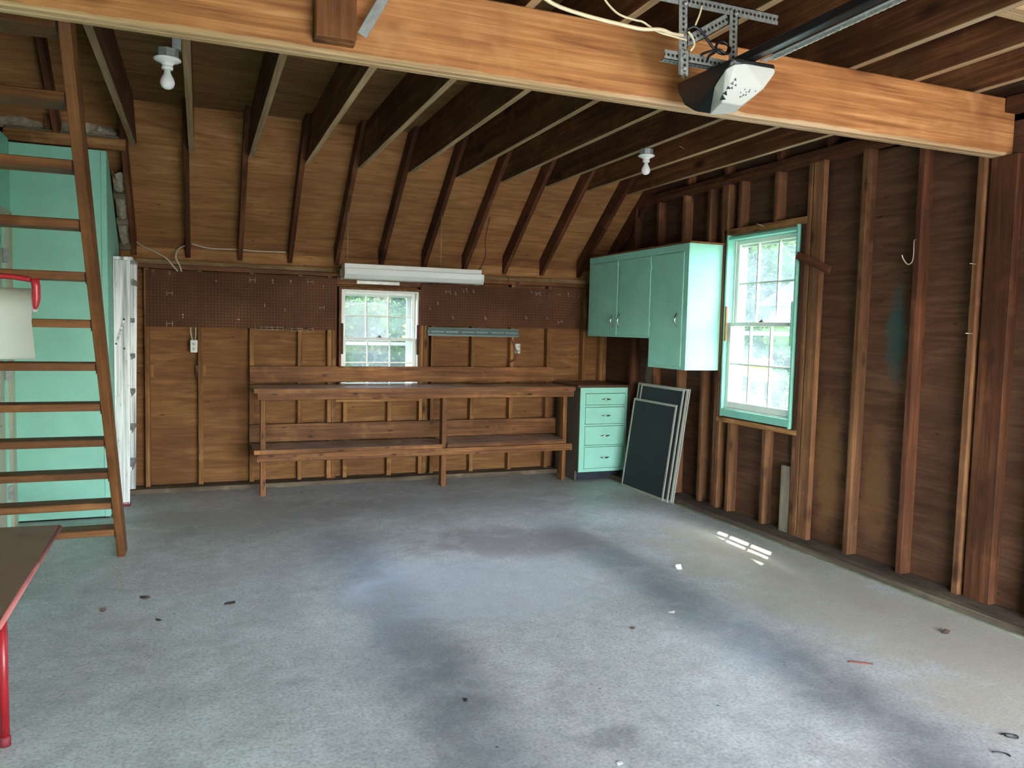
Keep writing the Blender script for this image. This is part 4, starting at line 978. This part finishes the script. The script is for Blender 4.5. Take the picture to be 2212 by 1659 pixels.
tube('power_cord', [(1.835, 2.47, 2.49), (1.822, 2.462, 2.466), (1.80, 2.46, 2.462), (1.775, 2.46, 2.47), (1.72, 2.46, 2.452), (1.70, 2.46, 2.44)], 0.005, 'black', op)
tube('door_wire', [(0.98, 2.42, 2.56), (1.075, 2.42, 2.505), (1.195, 2.42, 2.485), (1.355, 2.42, 2.476), (1.43, 2.42, 2.475), (1.50, 2.42, 2.485), (1.575, 2.46, 2.495), (1.64, 2.492, 2.512)], 0.0065, 'cable', label='thick cream cable looping in from the left to the opener frame', cat='cable')
tube('door_wire', [(1.255, 2.42, 2.60), (1.28, 2.43, 2.555), (1.335, 2.43, 2.515), (1.40, 2.43, 2.505), (1.435, 2.43, 2.503), (1.50, 2.44, 2.485), (1.585, 2.45, 2.482), (1.64, 2.47, 2.487)], 0.0035, 'cable', label='thin cream wire crossing above the thick cable at the opener', cat='cable')
tube('door_wire', [(1.655, 2.48, 2.522), (1.672, 2.475, 2.50), (1.675, 2.47, 2.475), (1.66, 2.47, 2.452)], 0.004, 'cable', label='short cream wire bowing down in front of the opener frame', cat='cable')
tube('door_wire', [(1.712, 2.485, 2.625), (1.70, 2.48, 2.59), (1.68, 2.475, 2.548)], 0.0035, 'cable', label='short cream wire dropping from the top bar of the opener frame', cat='cable')

# ---------------------------------------------------------------- red table with paper roll at the left edge
rtb = thing('steel_table', 'low red steel table with brown top at the left edge of the photo', 'table', (-.9, 3.4, 0))
TT = 0.475
poly_prism('table_top', [(-1.12, 2.76), (-.590, 2.78), (-.610, 4.062), (-1.14, 4.10)], 'Z', TT-0.022, TT, 'tabletop', rtb)
def edge(pa, pb): tube('edge_band', [pa, pb], 0.013, 'red', rtb, 8, sm=False)
tube('edge_band', [(-.588, 2.78, TT-0.011), (-.608, 4.058, TT-0.011)], 0.0112, 'edgeband', rtb, 8, sm=False)
for x, y in ((-.612, 2.945), (-1.09, 2.945), (-.86, 3.95), (-1.09, 3.95)):
    l = tube('leg', [(x, y, 0.03), (x, y, TT-0.022)], 0.014, 'red', rtb, 10, sm=False)
    lathe('foot', [(0.018, 0), (0.018, 0.03), (0.012, 0.034)], (x, y, 0), 'redrubber', rtb, 12)
box('apron', (-1.08, -.626), (2.938, 2.952), (TT-0.15, TT-0.0225), 'red', rtb); box('stretcher', (-1.08, -.626), (2.938, 2.952), (0.16, 0.20), 'red', rtb)
tube('upright', [(-1.09, 2.945, TT), (-1.09, 2.945, 1.56)], 0.014, 'red', rtb, 10, sm=False)
tube('roll_holder', [(-1.09, 2.945, 1.55), (-.95, 2.90, 1.556), (-.60, 2.875, 1.556), (-.52, 2.868, 1.552), (-.494, 2.866, 1.548), (-.483, 2.866, 1.540), (-.482, 2.866, 1.50), (-.488, 2.866, 1.462)], [0.010]*6*7+[0.006], 'redplastic', rtb, 10) if False else None
bm = bmesh.new()
P = smooth_path([(-1.09, 2.945, 1.556), (-.95, 2.90, 1.556), (-.60, 2.875, 1.557), (-.53, 2.868, 1.553), (-.498, 2.866, 1.548)], 6)
tube_bm(bm, P, 0.0085, 10)
P = [(-.487, 2.866, 1.552), (-.483, 2.866, 1.53), (-.483, 2.866, 1.49), (-.485, 2.866, 1.467), (-.487, 2.866, 1.455)]
tube_bm(bm, P, [0.0125, 0.0125, 0.012, 0.009, 0.004], 10)
rh = link('roll_holder', bm, M['redplastic'], smooth=True); rh.parent = rtb; rh.location = -rtb.location
pr = thing('paper_roll', 'white paper roll with a sheet hanging down at the left edge', 'paper', (-.74, 2.866, 1.3))
bm = bmesh.new(); n = 40
def paper_profile(t):
    # over the roll, then down its camera side
    if t < 0.5:
        a = PI*0.5*(-3+4*t)+PI*0.5  # from the back round over the top
        a = PI*(1.25-2.5*t) if False else PI*(1.1*(1-t*2))
        return (0.056*math.cos(a), 0.056*math.sin(a))
    s = (t-0.5)*2
    return (0.056-0.004*math.sin(s*2.6), -0.166*s)
rows = []
for i in range(n+1):
    dy, dzv = paper_profile(i/n)
    row = []
    for xx in (0, 0.33, 0.66, 1.0):
        flare = 0.014*max(0, (i/n-0.6)/0.4)*(xx-0.3)
        row.append(bm.verts.new((-1.03+0.541*xx+flare, 2.866-dy, 1.464+dzv)))
    rows.append(row)
for i in range(n):
    for k in range(3): bm.faces.new((rows[i][k], rows[i+1][k], rows[i+1][k+1], rows[i][k+1]))
bmesh.ops.solidify(bm, geom=bm.faces[:], thickness=0.0012)
sh_ = link('hanging_sheet', bm, M['paper'], smooth=True); sh_.parent = pr; sh_.location = -pr.location
r0 = lathe('roll_core', [(0.02, -0.262), (0.0545, -0.262), (0.0545, 0.262), (0.02, 0.262)], (-.764, 2.866, 1.464), 'paper', pr, 32); r0.rotation_euler = (0, PI/2, 0)

# ---------------------------------------------------------------- bits on the floor
def scrap(name, x, y, s, mat, label, cat, seed, flat=0.35, grp='small litter on the concrete floor'):
    rnd = random.Random(seed); pts = [(x+s*rnd.uniform(-1, 1), y+s*rnd.uniform(-.7, .7), 0.001+s*flat*2*rnd.random()) for _ in range(12)]
    pts += [(x+s*0.7*math.cos(k), y+s*0.5*math.sin(k), 0.0005) for k in range(6)]
    return hull(name, pts, mat, label=label, cat=cat, group=grp)
scrap('pebble', 2.685, 3.907, 0.020, 'stone', 'pale pink pebble on the floor left of the sunlit patch', 'stone', 1, 0.8)
scrap('paint_flake', 2.235, 3.294, 0.022, 'paper', 'white paint flake on the right dark tyre track', 'flake', 2, 0.05)
scrap('dry_leaf', -.267, 4.329, 0.030, 'leaf_dry', 'dark dry leaf on the floor in front of the stair foot', 'leaf', 3, 0.15)
scrap('wood_chip', .13, 4.121, 0.036, 'bark', 'flat grey chip on the floor right of the dry leaf', 'chip', 4, 0.06)
scrap('acorn', -.450, 4.189, 0.014, 'bark', 'brown acorn shell on the floor left of the dry leaf', 'acorn', 5, 0.7)
scrap('dirt_crumb', .939, 2.74, 0.010, 'darkgap', 'black crumb on the left dark tyre track', 'crumb', 6, 0.6)
scrap('dry_leaf', 3.359, 2.632, 0.022, 'leaf_dry', 'curled brown leaf on the floor near the wide post', 'leaf', 8, 0.5)
scrap('dirt_crumb', 1.925, 3.17, 0.016, 'leaf_dry', 'brown crumb on the floor between the tyre tracks', 'crumb', 9, 0.3)
scrap('paint_flake', 1.282, 2.16, 0.012, 'paper', 'white paint flake at the bottom edge of the photo', 'flake', 10, 0.15)
scrap('wood_chip', -.187, 3.98, 0.018, 'leaf_dry', 'small dark chip on the floor nearer than the dry leaf', 'chip', 11, 0.2)
tube('twig', [(2.64, 2.53, 0.003), (2.68, 2.50, 0.004), (2.725, 2.475, 0.003)], 0.003, 'cord_red', label='thin brown twig on the floor at the lower right', cat='twig')
tube('wire_bit', [(2.69, 1.86, 0.003), (2.715, 1.855, 0.003), (2.735, 1.835, 0.004), (2.72, 1.82, 0.003), (2.695, 1.84, 0.004), (2.70, 1.858, 0.006)], 0.0022, 'black', label='small looped black wire on the floor at the lower right', cat='wire')
tube('wire_bit', [(2.545, 1.785, 0.003), (2.565, 1.775, 0.004), (2.58, 1.76, 0.004), (2.58, 1.745, 0.003)], 0.0028, 'black', label='curved black wire bit on the floor below the looped wire', cat='wire')

# ---------------------------------------------------------------- outside
box('ground_lawn', (-40, 60), (7.6, 60), (-0.30, -0.2), 'lawn', bev=0, kind='structure')
box('ground_lawn_side', (4.2, 60), (-30, 7.6), (-0.30, -0.2), 'lawn', bev=0, kind='structure')
box('ground_driveway', (-40, 4.2), (-30, YF-0.11), (-0.30, -0.03), 'asphalt', bev=0, kind='structure')
def foliage(name, c, r, n, s, mat, seed, label, cat, grp, trunk=None):
    rnd = random.Random(seed); bm = bmesh.new()
    lobes = [(Vector((rnd.uniform(-.62, .62)*r[0], rnd.uniform(-.55, .55)*r[1], rnd.uniform(-.66, .62)*r[2])), rnd.uniform(0.34, 0.55)) for _ in range(24)]
    for _ in range(n):
        lc, lr = rnd.choice(lobes)
        d = Vector((rnd.gauss(0, 1), rnd.gauss(0, 1), rnd.gauss(0, 1))).normalized()
        k = lr*(0.75+0.25*rnd.random())
        p = lc+Vector((d.x*r[0]*k, d.y*r[1]*k, d.z*r[2]*k))
        a = Vector((rnd.gauss(0, 1), rnd.gauss(0, 1), rnd.gauss(0, 0.6))).normalized()
        nn = (d+0.9*Vector((rnd.gauss(0, 1), rnd.gauss(0, 1), rnd.gauss(0.4, 1)))).normalized()
        a = (a-nn*a.dot(nn)).normalized(); b = nn.cross(a)
        ss = s*rnd.uniform(0.6, 1.4)
        vs = [bm.verts.new(p+a*ss), bm.verts.new(p+b*ss*0.45), bm.verts.new(p-a*ss), bm.verts.new(p-b*ss*0.45)]
        bm.faces.new(vs)
    for lc, lr in lobes:
        q = bmesh.ops.create_icosphere(bm, subdivisions=2, radius=1.0)['verts']
        for vv in q: vv.co = lc+Vector((vv.co.x*r[0], vv.co.y*r[1], vv.co.z*r[2]))*lr*(0.55+0.1*rnd.random())
    t = thing(name, label, cat, (c[0], c[1], -0.2), grp)
    me = bpy.data.meshes.new('crown'); bm.to_mesh(me); bm.free(); me.materials.append(M[mat])
    o = bpy.data.objects.new('crown', me); C.objects.link(o); o.parent = t; o.location = (0, 0, c[2]+0.2)
    tube('stem', [(c[0], c[1], -0.2), (c[0]+0.04, c[1], c[2]*0.6), (c[0], c[1], c[2])], 0.05+0.03*r[2] if r[2] < 1.5 else 0.14, 'bark', t, 8)
    return t
GB = 'shrubs and trees outside the windows'
foliage('garden_shrub', (2.05, 9.6, .80), (1.0, .8, .95), 18000, .028, 'leaf_green', 21, 'bright green shrub low outside the back window', 'shrub', GB)
foliage('garden_shrub', (4.4, 10.2, .8), (1.1, .8, .9), 8000, .036, 'leaf_green', 22, 'green shrub outside the right panes of the back window', 'shrub', GB)
foliage('garden_shrub', (-.1, 9.9, .7), (.9, .8, .8), 6000, .036, 'leaf_green', 23, 'green shrub outside the left edge of the back window', 'shrub', GB)
foliage('flowering_shrub', (2.27, 8.35, 1.365), (.24, .18, .15), 420, .032, 'leaf_yellow', 24, 'yellow leaved sprig in the middle of the back window', 'shrub', GB)
foliage('flowering_shrub', (2.74, 8.35, 1.225), (.19, .18, .12), 300, .032, 'leaf_yellow', 25, 'yellow leaved sprig in the right pane of the back window', 'shrub', GB)
foliage('garden_tree', (2.6, 14.5, 1.9), (2.3, 1.2, 2.6), 26000, .05, 'leaf_blue', 26, 'dark green tree filling the upper panes of the back window', 'tree', GB)
foliage('garden_tree', (6.6, 15.2, 2.4), (2.0, 1.2, 2.6), 6000, .08, 'leaf_blue', 27, 'dark green tree outside the right edge of the back window', 'tree', GB)
foliage('garden_tree', (11.9, 14.9, 2.5), (2.2, 1.6, 3.2), 28000, .055, 'leaf_green', 28, 'big green tree behind the tall right window', 'tree', GB)
foliage('garden_tree', (18.2, 20.5, 3.2), (3.4, 3.2, 4.6), 11000, .14, 'leaf_blue', 29, 'darker tree deep behind the tall right window', 'tree', GB)
foliage('garden_shrub', (7.9, 9.9, .75), (.9, .7, .9), 7000, .036, 'leaf_green', 30, 'green shrub low outside the tall right window', 'shrub', GB)
foliage('garden_shrub', (9.5, 12.1, 1.0), (1.0, .8, 1.2), 8000, .045, 'leaf_green', 31, 'rounded green shrub farther off in the tall right window', 'shrub', GB)
foliage('flowering_shrub', (6.75, 8.20, 0.98), (.26, .22, .16), 300, .045, 'leaf_yellow', 32, 'yellow flowering sprig in the lowest panes of the tall window', 'shrub', GB)
foliage('garden_tree', (2.6, 12.0, 7.4), (5.2, 3.6, 2.0), 9000, .22, 'leaf_blue', 33, 'unseen tree crown added to shade the garden behind the back window', 'tree', GB)  # out-of-view crown, added to dim sun and sky on the shrubs
foliage('garden_tree', (10.2, 9.6, 8.6), (2.6, 6.0, 2.0), 9000, .22, 'leaf_blue', 34, 'unseen tree crown added to block sky light by the right window', 'tree', GB)  # out-of-view crown, added and stretched to hold back sky above the window
hs = thing('neighbor_house', 'white clapboard house seen small through the tall right window', 'house', (14, 9, -0.2))
box('wall', (10.9, 16.5), (6.9, 12.85), (-.2, 2.0), 'siding', hs, bev=0)
poly_prism('roof', [(6.6, 2.0), (13.1, 2.0), (9.9, 3.4)], 'X', 10.6, 16.8, 'roofing', hs)
wn = box('window', (10.86, 10.92), (12.30, 12.72), (0.72, 1.30), 'siding', hs, bev=0.01)
pn = box('pane', (10.85, 10.862), (12.35, 12.67), (0.78, 1.24), 'doorglass', hs); pn.location -= Vector((0, 0, 0))

# ---------------------------------------------------------------- light: sky and sun through the open door and the windows
w = bpy.data.worlds.new('world'); SC.world = w; w.use_nodes = True
nt = w.node_tree; nt.nodes.clear()
sk = nt.nodes.new('ShaderNodeTexSky'); sk.sky_type = 'NISHITA'; sk.sun_disc = False; sk.sun_elevation = math.radians(62); sk.sun_rotation = math.radians(50); sk.air_density = 1.0; sk.dust_density = 1.5
bg = nt.nodes.new('ShaderNodeBackground'); bg.inputs['Strength'].default_value = 1.15
wo = nt.nodes.new('ShaderNodeOutputWorld'); hz = nt.nodes.new('ShaderNodeMix'); hz.data_type = 'RGBA'; hz.inputs[0].default_value = 0.55; hz.inputs[7].default_value = (2.6, 2.5, 2.35, 1)   # summer haze whitens the sky
nt.links.new(sk.outputs[0], hz.inputs[6]); nt.links.new(hz.outputs[2], bg.inputs[0]); nt.links.new(bg.outputs[0], wo.inputs[0])
sl_ = bpy.data.lights.new('sun', 'SUN'); sl_.energy = 1.7; sl_.angle = 0.009; sl_.color = (1, 0.96, 0.9)
so = bpy.data.objects.new('sun', sl_); C.objects.link(so)
so.rotation_euler = Vector((-.375, -.33, -1)).to_track_quat('-Z', 'Y').to_euler()

SC.view_settings.view_transform = 'Standard'; SC.view_settings.look = 'None'; SC.view_settings.gamma = 1.0
SC.view_settings.use_curve_mapping = False; SC.view_settings.exposure = 3.25
SC.cycles.use_denoising = True; SC.cycles.max_bounces = 7; SC.cycles.diffuse_bounces = 4; SC.cycles.use_adaptive_sampling = True; SC.cycles.adaptive_threshold = 0.04; SC.cycles.adaptive_min_samples = 24; SC.cycles.transparent_max_bounces = 12
SC.cycles.caustics_reflective = False; SC.cycles.caustics_refractive = False; SC.cycles.sample_clamp_indirect = 6.0
